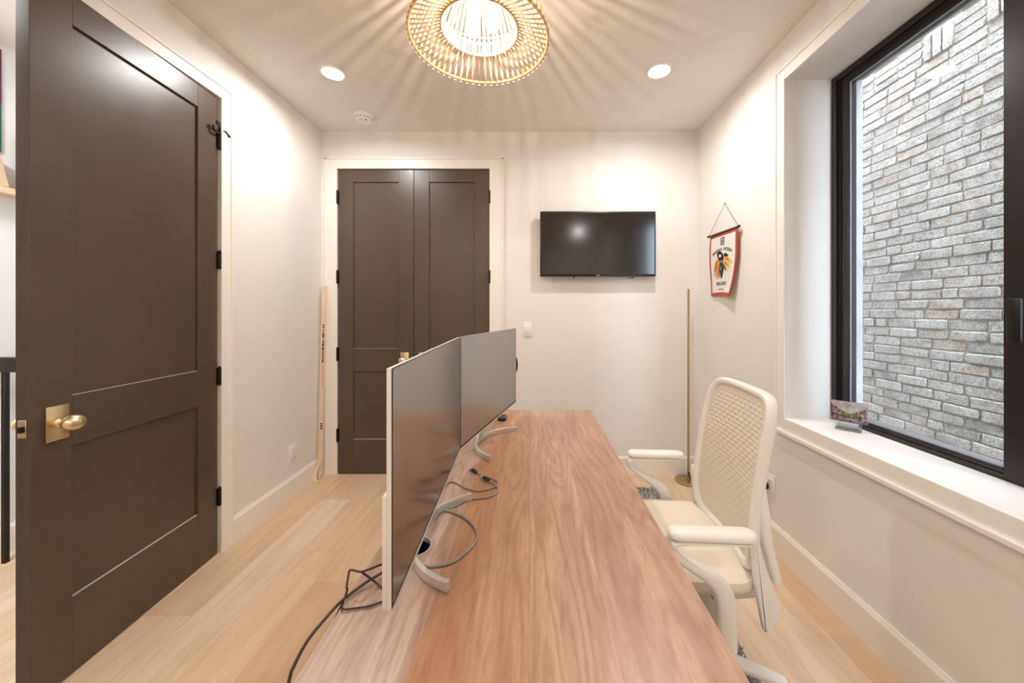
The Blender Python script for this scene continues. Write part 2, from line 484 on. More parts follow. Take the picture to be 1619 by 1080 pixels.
# ------------------------------------------------------------------ room shell
XL, XR, YB, YF = -1.69, 1.325, 2.935, -1.6
HX = -2.86     # hall far wall
struct('floor', MB().box(HX - 0.1, XR + 0.4, YF - 0.1, 3.9, -0.06, 0.0), 'floor', smooth=False)
struct('ceiling', MB().box(HX - 0.1, XR + 0.4, YF - 0.1, 3.9, CEIL, CEIL + 0.1), 'ceiling', smooth=False)
DY0, DY1, DZ = 1.13, 1.985, 2.462        # left door opening
w = MB()
w.box(XL - 0.13, XL, YF, DY0, 0, CEIL).box(XL - 0.13, XL, DY1, YB, 0, CEIL).box(XL - 0.13, XL, DY0, DY1, DZ, CEIL)
struct('wall_left', w, 'wall', smooth=False)
CX0, CX1, CZT = -1.561, -0.341, 2.444       # closet opening
w = MB()
w.box(XL - 0.13, CX0, YB, YB + 0.12, 0, CEIL).box(CX1, XR + 0.35, YB, YB + 0.12, 0, CEIL).box(CX0, CX1, YB, YB + 0.12, CZT, CEIL)
struct('wall_back', w, 'wall', smooth=False)
w = MB().box(CX0 - 0.2, CX0 - 0.1, YB + 0.12, 3.7, 0, CEIL).box(CX1 + 0.1, CX1 + 0.2, YB + 0.12, 3.7, 0, CEIL).box(CX0 - 0.2, CX1 + 0.2, 3.7, 3.8, 0, CEIL)
struct('wall_closet', w, 'wall', smooth=False)
WY0, WY1, WZ0, WZ1, WX = 0.35, 1.917, 0.745, 2.517, 1.56
w = MB()
w.box(XR, XR + 0.33, YF, WY0, 0, CEIL).box(XR, XR + 0.33, WY1, YB, 0, CEIL).box(XR, XR + 0.33, WY0, WY1, WZ1, CEIL).box(XR, XR + 0.33, WY0, WY1, 0, WZ0)
struct('wall_right', w, 'wall', smooth=False)
struct('wall_front', MB().box(XL - 0.13, XR + 0.33, YF - 0.1, YF, 0, CEIL), 'wall', smooth=False)
w = MB().box(HX - 0.1, HX, YF, 3.9, 0, CEIL).box(HX, XL - 0.13, 3.8, 3.9, 0, CEIL).box(HX, XL - 0.13, YF - 0.1, YF, 0, CEIL)
struct('wall_hall', w, 'wall', smooth=False)

# baseboards
def baseboard(name, horiz, a, b, at_, sgn):
    w = MB(); H, T = 0.148, 0.016
    prof = [(0, 0), (T, 0), (T, H - 0.016), (T * 0.55, H - 0.004), (T * 0.5, H), (0, H)]
    if horiz: rings = [[Vector((q, at_ + sgn * d, h)) for d, h in prof] for q in (a, b)]
    else: rings = [[Vector((at_ + sgn * d, q, h)) for d, h in prof] for q in (a, b)]
    w.loft(rings); return struct(name, w, 'trim', smooth=False)
baseboard('baseboard_left', False, 2.052, YB, XL, 1)
baseboard('baseboard_left_near', False, YF, DY0 - 0.08, XL, 1)
baseboard('baseboard_right', False, YF, YB, XR, -1)
baseboard('baseboard_back', True, CX1 + 0.10, XR, YB, -1)
baseboard('baseboard_front', True, XL, XR, YF, 1)
baseboard('baseboard_hall', False, YF, 3.8, HX, 1)

# casings
def casing_yz(name, x, sgn, y0, y1, z0, z1, wd, four=False):
    """casing around an opening in an X = const wall, thickness towards sgn"""
    w = MB(); t = 0.012; t2 = 0.018
    def piece(a0, a1, b0, b1, th): w.box(x, x + sgn * th, a0, a1, b0, b1, 0.0015, 1)
    lo = z0 - (wd if four else 0)
    piece(y1, y1 + wd, lo, z1 + wd, t); piece(y0 - wd, y0, lo, z1 + wd, t); piece(y0, y1, z1, z1 + wd, t)
    b = 0.012
    piece(y1 + wd - b, y1 + wd, lo, z1 + wd, t2); piece(y0 - wd, y0 - wd + b, lo, z1 + wd, t2); piece(y0 - wd + b, y1 + wd - b, z1 + wd - b, z1 + wd, t2)
    if four:
        piece(y0, y1, lo, z0, t); piece(y0 - wd - 0.0, y1 + wd + 0.0, lo - 0.012, lo + 0.006, 0.026)
    return struct(name, w, 'trim', smooth=False)
casing_yz('trim_1', XL, 1, DY0 + 0.012, DY1 - 0.004, 0, DZ - 0.004, 0.07)
w = MB()
for x0, x1, z0, z1 in ((CX0 - 0.094, CX0 + 0.002, 0, CZT + 0.084), (CX1 - 0.002, CX1 + 0.108, 0, CZT + 0.084), (CX0 + 0.002, CX1 - 0.002, CZT - 0.001, CZT + 0.084)):
    w.box(x0, x1, YB - 0.013, YB, z0, z1, 0.0015, 1)
for x0, x1, z0, z1 in ((CX0 - 0.094, CX0 - 0.080, 0, CZT + 0.084), (CX1 + 0.094, CX1 + 0.108, 0, CZT + 0.084), (CX0 - 0.094, CX1 + 0.108, CZT + 0.072, CZT + 0.084)):
    w.box(x0, x1, YB - 0.019, YB - 0.012, z0, z1, 0.0015, 1)
struct('trim_2', w, 'trim', smooth=False)
casing_yz('trim_3', XR, -1, WY0, WY1, WZ0, WZ1, 0.068, four=True)
# jambs of the left opening (lining) and closet opening
w = MB().box(XL - 0.13, XL - 0.002, DY1 - 0.003, DY1 + 0.0, 0, DZ).box(XL - 0.13, XL - 0.002, DY0, DY0 + 0.014, 0, DZ).box(XL - 0.13, XL - 0.002, DY0, DY1, DZ - 0.004, DZ)
w.box(XL - 0.13, XL - 0.05, DY1 - 0.018, DY1 - 0.003, 0, DZ - 0.004)
struct('trim_4', w, 'trim', smooth=False)
# window sill board
struct('trim_5', MB().box(XR - 0.012, WX, WY0, WY1, WZ0 - 0.001, WZ0 + 0.004, 0.0015, 1), 'trim', smooth=False)

# ------------------------------------------------------------------ doors
def door_leaf(w, width, height, stile, thick, z0=0.008):
    """local: x 0..width from hinge, y 0..-thick (front at y=0), z up. returns MB in local coords"""
    rec = 0.011
    rails = [(z0, 0.280), (0.825, 1.006), (2.340, height)]
    w.box(stile - 0.002, width - stile + 0.002, rec, thick - rec, z0 + 0.05, height - 0.05)
    for a, b in ((0, stile), (width - stile, width)): w.box(a, b, 0, thick, z0, height, 0.0012, 1)
    for a, b in rails: w.box(stile, width - stile, 0.0004, thick - 0.0004, a, b, 0.0010, 1)
    return w
def ledge(a, b, z):  # thin pale strip painting the overhead highlight along a panel ledge
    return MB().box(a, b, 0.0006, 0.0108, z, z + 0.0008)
def xform(w, mat):
    w.v = [mat @ p for p in w.v]; return w
def knob_at(parent, T, u, z, side=1, thick=0.04):
    """T maps door-local (x along, y depth, z) to world; side 1 = front face (towards -y)"""
    y0 = 0 if side == 1 else thick; d = -1 if side == 1 else 1
    pl = MB().box(u - 0.033, u + 0.033, y0, y0 + d * 0.007, z - 0.06, z + 0.06, 0.0015, 2)
    p = xform(pl, T).build('handle_plate', 'brass', parent)
    prof = [(0.0001, 0), (0.013, 0), (0.013, 0.003), (0.0085, 0.007), (0.008, 0.026), (0.012, 0.032)]
    k = MB().lathe([(r, h) for r, h in prof], 24, axis='Z')
    k.v = [Vector((q.x + u, y0 + d * (0.007 + q.z), q.y + z)) for q in k.v]
    k2 = MB(); rings = []
    for i in range(15):
        a = PI * i / 14; rr = max(0.0, math.sin(a)) ** 0.85; h = 0.052 - 0.024 * math.cos(a)
        rings.append([Vector((u + 0.033 * rr * math.cos(2 * PI * j / 28), y0 + d * (0.004 + h), z + 0.0275 * rr * math.sin(2 * PI * j / 28))) for j in range(28)])
    k2.loft(rings)
    k.add(k2.v, k2.f)
    kn = xform(k, T).build('knob', 'brass', p)
    return p
def hinge(parent, T, z, h=0.09, name='hinge', u=-0.006):
    w = MB()
    segs = 5
    for i in range(segs):
        a = z - h / 2 + h * i / segs + 0.0006; b = z - h / 2 + h * (i + 1) / segs - 0.0006
        w.lathe([(0.0085, a), (0.0085, b)], 14, (u, -0.009, 0))
    w.lathe([(0.006, z + h / 2), (0.0075, z + h / 2 + 0.004), (0.003, z + h / 2 + 0.009)], 12, (u, -0.009, 0))
    w.lathe([(0.006, z - h / 2 - 0.004), (0.006, z - h / 2)], 12, (u, -0.009, 0))
    w.box(u, u + 0.012, -0.006, -0.001, z - h / 2, z + h / 2)
    return xform(w, T).build(name, 'black_metal', parent)

# swinging door in the left wall; hinge at (XL,1.972), opened a few degrees into the room
hx, hy = -1.696, 1.972
ang = math.atan(0.061)
# local x runs from the hinge towards the camera (-Y), local y (depth) runs to -X
ux = Vector((math.sin(ang), -math.cos(ang), 0)); uy = Vector((-math.cos(ang), -math.sin(ang), 0))
T1 = Matrix(((ux.x, uy.x, 0, hx), (ux.y, uy.y, 0, hy), (0, 0, 1, 0), (0, 0, 0, 1)))
d1 = thing('door_1', (hx, hy, 0), 'dark brown two panel door standing slightly ajar in the left wall', 'door', kind='structure')
xform(door_leaf(MB(), 0.772, 2.452, 0.120, 0.042), T1).build('door_leaf', 'door', d1, smooth=False)
for z in (0.280, 1.006): xform(ledge(0.120, 0.652, z), T1).build('ledge_highlight_strip', 'ledge', d1, smooth=False)
knob_at(d1, T1, 0.700, 0.921, 1, 0.042)
knob_at(d1, T1, 0.700, 0.921, -1, 0.042)
for z in (2.226, 1.583, 0.957, 0.308): hinge(d1, T1, z)
# latch face plate on the free edge
lp = xform(MB().box(0.7718, 0.7738, 0.008, 0.034, 0.893, 0.951, 0.0008, 1), T1).build('latch_plate', 'brass', d1)
xform(MB().box(0.7735, 0.783, 0.013, 0.027, 0.911, 0.930, 0.002, 2), T1).build('latch_bolt', 'black_metal', lp)
# hinge pin door stop
w = MB()
w.tube([(-0.006, -0.009, 2.283), (0.012, -0.022, 2.290), (0.035, -0.032, 2.300)], 0.0045, 8)
w.lathe([(0.004, -0.004), (0.012, -0.003), (0.012, 0.004), (0.004, 0.006)], 14, (0.037, -0.034, 2.302), axis='Y')
w.tube([(-0.006, -0.009, 2.283), (-0.030, -0.022, 2.288), (-0.052, -0.022, 2.276)], 0.0045, 8)
w.lathe([(0.004, -0.004), (0.009, -0.003), (0.009, 0.006), (0.004, 0.008)], 14, (-0.054, -0.020, 2.274), axis='Y')
w.tube([(-0.004, -0.012, 2.262), (0.022, -0.016, 2.258), (0.040, -0.016, 2.262), (0.048, -0.016, 2.285)], 0.0055, 8)
w.lathe([(0.0001, 0.0), (0.008, 0), (0.008, 0.010), (0.0001, 0.010)], 12, (-0.006, -0.009, 2.276))
xform(w, T1).build('door_stop', 'black_metal', d1)

# closet doors (front faces the camera)
def closet(name, x0, x1, hinge_left, label, top_only=False):
    d = thing(name, ((x0 + x1) / 2, YB + 0.02, 0), label, 'door', kind='structure')
    if hinge_left: T = Matrix(((1, 0, 0, x0), (0, 1, 0, YB + 0.002), (0, 0, 1, 0), (0, 0, 0, 1)))
    else: T = Matrix(((-1, 0, 0, x1), (0, 1, 0, YB + 0.002), (0, 0, 1, 0), (0, 0, 0, 1)))
    W = x1 - x0
    xform(door_leaf(MB(), W, 2.436, 0.120, 0.036), T).build('door_leaf', 'door', d, smooth=False)
    for z in (0.280, 1.006): xform(ledge(0.120, W - 0.120, z), T).build('ledge_highlight_strip', 'ledge', d, smooth=False)
    knob_at(d, T, W - 0.070, 0.917, 1, 0.036)
    for z in (2.215, 1.578, 0.962, 0.314): hinge(d, T, z, 0.10, u=-0.003)
    xform(MB().box(W - 0.09, W - 0.05, 0.004, 0.02, 2.4365, 2.4435, 0.001, 1), T).build('door_catch', 'black_metal', d)
    return d
closet('door_2', CX0 + 0.005, -0.9525, True, 'left dark brown leaf of the double closet doors on the back wall')
closet('door_3', -0.9485, CX1 - 0.003, False, 'right dark brown leaf of the double closet doors on the back wall')

# ------------------------------------------------------------------ window
win = thing('window_1', (WX + 0.04, (WY0 + WY1) / 2, WZ0), 'large black framed window in the right wall looking onto a brick wall', 'window', kind='structure')
def ring_yz(w, x0, x1, y0, y1, z0, z1, wy0, wy1, wz0, wz1, bev=0.002):
    w.box(x0, x1, y0, y0 + wy0, z0, z1, bev, 1); w.box(x0, x1, y1 - wy1, y1, z0, z1, bev, 1)
    w.box(x0, x1, y0 + wy0, y1 - wy1, z0, z0 + wz0, bev, 1); w.box(x0, x1, y0 + wy0, y1 - wy1, z1 - wz1, z1, bev, 1)
w = MB()
ring_yz(w, WX, WX + 0.085, WY0, WY1, WZ0 + 0.004, WZ1, 0.03, 0.03, 0.016, 0.03)
ring_yz(w, WX + 0.012, WX + 0.085, WY0 + 0.028, WY1 - 0.028, WZ0 + 0.018, WZ1 - 0.028, 0.014, 0.014, 0.012, 0.012)
w.box(WX - 0.002, WX + 0.085, 1.118, 1.216, WZ0 + 0.01, WZ1 - 0.01, 0.003, 1)
w.box(WX - 0.006, WX, 1.150, 1.154, WZ0 + 0.02, WZ1 - 0.02)
w.build('window_frame', 'window_black', win, smooth=False)
for k, (a, b) in enumerate(((1.216, WY1 - 0.040), (WY0 + 0.040, 1.118))):
    w = MB(); ring_yz(w, WX + 0.018, WX + 0.060, a, b, WZ0 + 0.026, WZ1 - 0.038, 0.014, 0.044, 0.012, 0.026)
    sash = w.build('window_sash', 'window_black', win, smooth=False)
    w = MB(); ring_yz(w, WX + 0.024, WX + 0.0285, a + 0.0135, b - 0.0435, WZ0 + 0.0375, WZ1 - 0.0635, 0.004, 0.007, 0.018, 0.005, 0.0005)
    w.build('glazing_spacer', 'spacer', sash, smooth=False)
    w = MB().box(WX + 0.0285, WX + 0.0325, a + 0.010, b - 0.040, WZ0 + 0.034, WZ1 - 0.060)
    w.build('pane', 'glass', sash, smooth=False)
w = MB().box(WX - 0.012, WX - 0.002, 1.125, 1.175, 1.235, 1.350, 0.003, 2).box(WX - 0.040, WX - 0.012, 1.140, 1.158, 1.315, 1.345, 0.004, 2).box(WX - 0.046, WX - 0.030, 1.138, 1.176, 1.210, 1.350, 0.005, 2)
w.build('window_handle', 'black_metal', win)

# ------------------------------------------------------------------ outside
struct('ground', MB().box(XR + 0.33, 9, -4, 8, -0.55, -0.5), 'concrete', smooth=False)
struct('unseen_outer_wall', MB().box(XR + 0.33, XR + 0.40, YF - 3, WY0, -0.5, 4.8).box(XR + 0.33, XR + 0.40, WY1, 6.5, -0.5, 4.8).box(XR + 0.33, XR + 0.40, WY0, WY1, WZ1, 4.8).box(XR + 0.33, XR + 0.40, WY0, WY1, -0.5, WZ0), 'concrete', smooth=False)  # unseen outer wall, carried up past the ceiling to block sky light
def brick_wall():
    X = 2.70; w = MB(); tints = []
    pal = [(206, 200, 192), (198, 192, 184), (192, 186, 178), (212, 205, 196), (184, 178, 170), (200, 192, 182), (190, 176, 166), (204, 188, 174), (168, 162, 156), (194, 188, 184)]
    rng = random.Random(3)
    def brick(y0, y1, z0, z1, proud=0.0):
        t = tuple(k * m for k, m in zip(lin(rng.choice(pal))[:3], (0.80, 0.74, 0.67))) + (1,); j = lambda a: rng.uniform(-a, a)
        c = [(y0 + j(.003), z0 + j(.0028)), (y1 + j(.003), z0 + j(.0028)), (y1 + j(.003), z1 + j(.0028)), (y0 + j(.003), z1 + j(.0028))]
        xf = X - proud - rng.uniform(0, .008); b = rng.uniform(.003, .007)
        # outline with rounded, chipped corners
        out = []
        (ya, za), (yb, zb), (yc, zc), (yd, zd) = c
        r = rng.uniform(.006, .014)
        for (p, q0, q1) in ((c[0], c[3], c[1]), (c[1], c[0], c[2]), (c[2], c[1], c[3]), (c[3], c[2], c[0])):
            P = Vector(p); A = (Vector(q0) - P).normalized(); B = (Vector(q1) - P).normalized(); rr = r * rng.uniform(.5, 1.3)
            out += [P + A * rr, P + (A + B) * rr * .3, P + B * rr]
        cen = Vector(((y0 + y1) / 2, (z0 + z1) / 2))
        r0 = [Vector((X + .02, p.x, p.y)) for p in out]
        r1 = [Vector((xf + b, p.x, p.y)) for p in out]
        r2 = []
        for p in out:
            d = cen - p; q = p + Vector((math.copysign(min(b, abs(d.x)), d.x), math.copysign(min(b, abs(d.y)), d.y)))
            r2.append(Vector((xf, q.x, q.y)))
        n0 = len(w.f); w.loft([r0, r1, r2]); tints.extend([t] * (len(w.f) - n0))
    ch, bl = 0.0675, 0.205
    row = 0; z = -0.5
    while z < 4.8:
        sold = 3.0 < z < 3.17
        y = -1.5 + (bl / 2 if row % 2 else 0) + rng.uniform(-.02, .02)
        if not sold:
            while y < 6.2:
                L = bl * (0.5 if rng.random() < 0.10 else 1) + rng.uniform(-.006, .006)
                brick(y, y + L - .0075, z, z + ch - .0075); y += L
            z += ch
        else:
            z = 3.012; y = -1.251
            while y < 6.2:
                if y < 2.6:
                    for k in range(3): brick(y + k * .06, y + k * .06 + .052, z, z + .172, 0.014)
                else:
                    for q in range(3): brick(y, y + .175, z + q * .0595, z + q * .0595 + .051)
                for q in range(3):
                    brick(y + .184, y + .354, z + q * .0595, z + q * .0595 + .051)
                y += .3605
            z += .18
        row += 1
    return w, tints
bw, tints = brick_wall()
neigh = thing('brick_wall', (2.7, 2.3, -0.5), 'weathered pale grey brick wall of the neighbouring building outside the window', 'wall', kind='structure')
bo = bw.build('brickwork', 'brick', neigh, smooth=False)
ca = bo.data.color_attributes.new('tint', 'FLOAT_COLOR', 'CORNER')
for p, t in zip(bo.data.polygons, tints):
    for li in p.loop_indices: ca.data[li].color = t
MB().box(2.7035, 2.95, -1.6, 6.3, -0.5, 4.85).build('mortar', 'mortar', neigh, smooth=False)

# ------------------------------------------------------------------ ceiling fittings
dl_labels = ['round recessed ceiling light near the left wall, beside the smoke detector', 'round recessed ceiling light on the window side of the ceiling', 'round recessed ceiling light behind the camera on the door side', 'round recessed ceiling light behind the camera on the window side']
for (x, y), lb in zip(DOWN_SPOTS, dl_labels):
    t = thing('ceiling_light', (x, y, CEIL), lb, 'ceiling light', 'recessed ceiling lights')
    MB().lathe([(0.060, CEIL - 0.002), (0.061, CEIL - 0.010), (0.066, CEIL - 0.010), (0.074, CEIL - 0.0005), (0.070, CEIL + 0.001), (0.060, CEIL + 0.001)], 40, (x, y, 0), cap=False).build('light_trim', 'trim', t)
    MB().lathe([(0.0005, CEIL - 0.0075), (0.060, CEIL - 0.0075), (0.060, CEIL - 0.0025), (0.0005, CEIL - 0.0025)], 40, (x, y, 0)).build('light_diffuser', 'glow', t)
t = thing('ceiling_light', (-2.3, 0.9, CEIL), 'added round fill light on the hall ceiling beyond the ajar door, out of view', 'ceiling light')  # made-up fitting around the hall fill, unseen from the camera
MB().lathe([(0.16, CEIL - 0.002), (0.165, CEIL - 0.010), (0.18, CEIL - 0.0005), (0.16, CEIL + 0.001)], 40, (-2.3, 0.9, 0), cap=False).build('light_trim', 'trim', t)  # rim of the added hall fill light
MB().lathe([(0.0005, CEIL - 0.0075), (0.16, CEIL - 0.0075), (0.16, CEIL - 0.0025), (0.0005, CEIL - 0.0025)], 40, (-2.3, 0.9, 0)).build('light_diffuser', 'hall_fill_glow', t)  # glowing disc of the added hall fill light

sd = thing('smoke_detector', (-1.241, 2.70, CEIL), 'white round smoke detector on the ceiling above the left end of the closet doors', 'smoke detector')
MB().lathe([(0.071, CEIL + 0.0005), (0.071, CEIL - 0.010), (0.066, CEIL - 0.014)], 40, (-1.241, 2.70, 0)).build('mounting_ring', 'plate', sd)
MB().lathe([(0.062, CEIL - 0.010), (0.062, CEIL - 0.016), (0.057, CEIL - 0.020), (0.057, CEIL - 0.030), (0.050, CEIL - 0.038), (0.020, CEIL - 0.041), (0.0005, CEIL - 0.041)], 40, (-1.241, 2.70, 0)).build('housing', 'plate', sd)
w = MB()
for k in range(14):
    a = 2 * PI * k / 14; c, s_ = math.cos(a), math.sin(a)
    w.box(-0.006, 0.006, 0.0568, 0.0576, CEIL - 0.028, CEIL - 0.023, mat=Matrix.Translation((-1.241, 2.70, 0)) @ Matrix.Rotation(a, 4, 'Z'))
w.build('vent_slots', 'dark_slot', sd)
w = MB().lathe([(0.0003, 0), (0.006, 0), (0.006, 0.002), (0.0003, 0.002)], 16, (-1.215, 2.675, CEIL - 0.0425))
w.build('test_button', 'dark_slot', sd)
MB().lathe([(0.0003, 0), (0.003, 0), (0.003, 0.002), (0.0003, 0.002)], 12, (-1.250, 2.668, CEIL - 0.0425)).build('indicator', 'dark_slot', sd)

# ------------------------------------------------------------------ pendant
PX, PY = -0.205, 1.424
pend = thing('pendant_lamp', (PX, PY, CEIL), 'bamboo slat pendant lamp with glowing bulbs hanging below the ceiling', 'pendant lamp')
def ring_torus(r, z, ra, rb=None, n=72):
    return MB().tube([(PX + r * math.cos(2 * PI * k / n), PY + r * math.sin(2 * PI * k / n), z) for k in range(n)], ra, 8, closed=True, r2=rb, up=(0, 0, 1))
RO, ZO, RI, ZI = 0.266, 2.361, 0.147, 2.404
ring_torus(RO, ZO, 0.0065, 0.0055).build('lower_rim', 'rattan_rim', pend)
ring_torus(RI, ZI, 0.006, 0.005).build('inner_rim', 'rattan_rim', pend)
def slats(name, prof, count, hw, ht, phase=0.0, mat='rattan'):
    """prof: list of (r, z); each slat a flat strip along it"""
    w = MB()
    P = smooth_path([(r, 0, z) for r, z in prof], 4) if len(prof) > 2 else [Vector((r, 0, z)) for r, z in prof]
    for k in range(count):
        a = 2 * PI * (k + phase) / count; R = Matrix.Rotation(a, 4, 'Z'); rings = []
        for i, p in enumerate(P):
            t = (P[min(i + 1, len(P) - 1)] - P[max(i - 1, 0)]).normalized(); nrm = Vector((-t.z, 0, t.x))
            ring = [p + Vector((0, -hw, 0)) - nrm * ht, p + Vector((0, hw, 0)) - nrm * ht, p + Vector((0, hw, 0)) + nrm * ht, p + Vector((0, -hw, 0)) + nrm * ht]
            rings.append([(R @ q) + Vector((PX, PY, 0)) for q in ring])
        w.loft(rings)
    return w.build(name, mat, pend, smooth=False)
slats('skirt_slats', [(RI, ZI), (0.205, ZI - 0.024), (RO, ZO)], 62, 0.0046, 0.0012)
slats('outer_slats', [(RO + 0.006, ZO - 0.011), (0.264, 2.392), (0.240, 2.45), (0.205, 2.52), (0.160, 2.59), (0.115, 2.645)], 62, 0.0042, 0.0016)
slats('inner_slats', [(RI, ZI), (0.1445, 2.428), (0.143, 2.45)], 62, 0.0030, 0.0014)
ring_torus(0.143, 2.45, 0.004, 0.004).build('middle_ring', 'rattan_rim', pend)
ring_torus(0.205, 2.52, 0.003, 0.003).build('outer_ring', 'rattan_rim', pend)
ring_torus(0.112, 2.645, 0.006, 0.006).build('top_ring', 'rattan_rim', pend)
w = MB()
for k in range(3):
    a = 2 * PI * k / 3 + 0.4; w.tube([(PX + 0.112 * math.cos(a), PY + 0.112 * math.sin(a), 2.645), (PX + 0.143 * math.cos(a), PY + 0.143 * math.sin(a), 2.45)], 0.0015, 6); w.tube([(PX, PY, 2.64), (PX + 0.112 * math.cos(a), PY + 0.112 * math.sin(a), 2.645)], 0.004, 8)
w.tube([(PX, PY, 2.60), (PX, PY, CEIL - 0.02)], 0.007, 12)
w.lathe([(0.006, 2.585), (0.030, 2.59), (0.030, 2.61), (0.006, 2.62)], 24, (PX, PY, 0))
w.lathe([(0.006, CEIL - 0.03), (0.055, CEIL - 0.024), (0.060, CEIL - 0.001), (0.06, CEIL + 0.0)], 32, (PX, PY, 0))
w.build('lamp_stem', 'lamp_brass', pend)
for k in range(3):
    a = 2 * PI * k / 3 + 0.25
    bx, by = PX + 0.050 * math.cos(a), PY + 0.050 * math.sin(a)
    s_ = MB().tube([(PX, PY, 2.60), (bx, by, 2.532)], 0.005, 8); s_.lathe([(0.0165, 2.500), (0.0165, 2.532), (0.010, 2.538)], 20, (bx, by, 0))
    so = s_.build('bulb_socket', 'bulb_cap', pend)
    MB().lathe([(0.012, 2.502), (0.014, 2.488), (0.024, 2.460), (0.0275, 2.435), (0.022, 2.412), (0.010, 2.402), (0.0004, 2.400)], 24, (bx, by, 0)).build('bulb', 'bulb', so)
    MB().tube([(bx - 0.008, by, 2.485), (bx - 0.010, by, 2.430)], 0.0012, 6).tube([(bx + 0.008, by, 2.485), (bx + 0.010, by, 2.430)], 0.0012, 6).tube([(bx, by - 0.009, 2.485), (bx, by - 0.011, 2.430)], 0.0012, 6).tube([(bx, by + 0.009, 2.485), (bx, by + 0.011, 2.430)], 0.0012, 6).build('filament', 'filament', so)
    d = bpy.data.lights.new('bulb_lamp', 'POINT'); d.energy = P_BULB; d.color = (1.0, 0.84, 0.66); d.shadow_soft_size = 0.005
    lo = bpy.data.objects.new('bulb_lamp', d); lo.location = (bx, by, 2.440); col.objects.link(lo)

# ------------------------------------------------------------------ television
tv = thing('television', (0.51, YB, 1.577), 'black flat screen television mounted on the back wall', 'television')
TX0, TX1, TZ0, TZ1, TY = 0.059, 0.9615, 1.577, 2.085, 2.860
w = MB().prism(rrect(TX1 - TX0, TZ1 - TZ0, 0.006, 4, (TX0 + TX1) / 2, (TZ0 + TZ1) / 2), 'Y', TY, TY + 0.030, 0.003)
w.prism(rrect(0.62, 0.32, 0.03, 6, 0.51, 1.80), 'Y', TY + 0.028, TY + 0.050, 0.008)
w.build('television_case', 'black_plastic', tv)
MB().box(TX0 + 0.010, TX1 - 0.010, TY - 0.0012, TY + 0.002, TZ0 + 0.018, TZ1 - 0.010).build('screen', 'tv_screen', tv, smooth=False)
MB().box(0.497, 0.527, TY - 0.0014, TY + 0.0005, TZ0 + 0.006, TZ0 + 0.0105).build('badge', 'silver', tv, smooth=False)
MB().box(0.36, 0.66, TY + 0.048, YB, 1.70, 1.90, 0.004, 1).build('wall_bracket', 'black_metal', tv)
MB().box(0.318, 0.328, TY + 0.008, TY + 0.02, TZ0 - 0.014, TZ0 + 0.001, 0.002, 1).build('sensor_tab', 'black_plastic', tv)
MB().tube([(0.755, TY + 0.02, TZ0 + 0.005), (0.760, TY + 0.02, TZ0 - 0.009), (0.775, TY + 0.02, TZ0 - 0.012), (0.790, TY + 0.02, TZ0 - 0.009), (0.795, TY + 0.02, TZ0 + 0.005)], 0.003, 8, smooth=4).build('cable_loop', 'black_plastic', tv)

# ------------------------------------------------------------------ wall plates
sw = thing('light_switch', (-0.040, YB, 1.10), 'white rocker light switch on the back wall beneath the left side of the television', 'light switch')
MB().box(-0.076, -0.004, YB - 0.006, YB, 1.100, 1.218, 0.003, 2).build('switch_plate', 'plate', sw)
MB().box(-0.058, -0.022, YB - 0.0075, YB - 0.004, 1.125, 1.193, 0.001, 1).build('rocker_frame', 'wall', sw)
MB().box(-0.055, -0.025, YB - 0.0105, YB - 0.005, 1.128, 1.190, 0.003, 2).build('rocker', 'plate', sw)
def outlet(x, sgn, y, z, label, decora=True):
    o = thing('wall_outlet', (x, y, z - 0.058), label, 'wall outlet')
    MB().box(x, x + sgn * 0.006, y - 0.036, y + 0.036, z - 0.059, z + 0.059, 0.003, 2).build('outlet_plate', 'plate', o)
    MB().box(x + sgn * 0.004, x + sgn * 0.009, y - 0.017, y + 0.017, z - 0.034, z + 0.034, 0.0015, 1).build('socket_face', 'plate', o)
    for dz in (-0.018, 0.018):
        w = MB(); w.box(x + sgn * 0.008, x + sgn * 0.0094, y - 0.0075, y - 0.0055, z + dz - 0.004, z + dz + 0.005); w.box(x + sgn * 0.008, x + sgn * 0.0094, y + 0.0055, y + 0.0075, z + dz - 0.004, z + dz + 0.005)
        w.build('socket', 'dark_slot', o, smooth=False)
    return o
outlet(XL, 1, 2.578, 0.315, 'white outlet low on the left wall between the brown door and the corner')
outlet(XR, -1, 2.035, 0.343, 'white outlet low on the right wall below the window, behind the chair')
pg = thing('power_plug', (XR - 0.009, 2.055, 0.325), 'black plug in the outlet low on the right wall', 'plug')
MB().box(XR - 0.0095, XR - 0.034, 2.040, 2.072, 0.315, 0.350, 0.006, 3).build('plug_body', 'black_plastic', pg)
MB().tube([(XR - 0.030, 2.056, 0.325), (XR - 0.038, 2.06, 0.25), (XR - 0.028, 2.09, 0.10), (XR - 0.05, 2.20, 0.006), (XR - 0.07, 2.45, 0.004), (XR - 0.10, 2.58, 0.004)], 0.003, 8, smooth=8).build('plug_cord', 'black_plastic', pg)

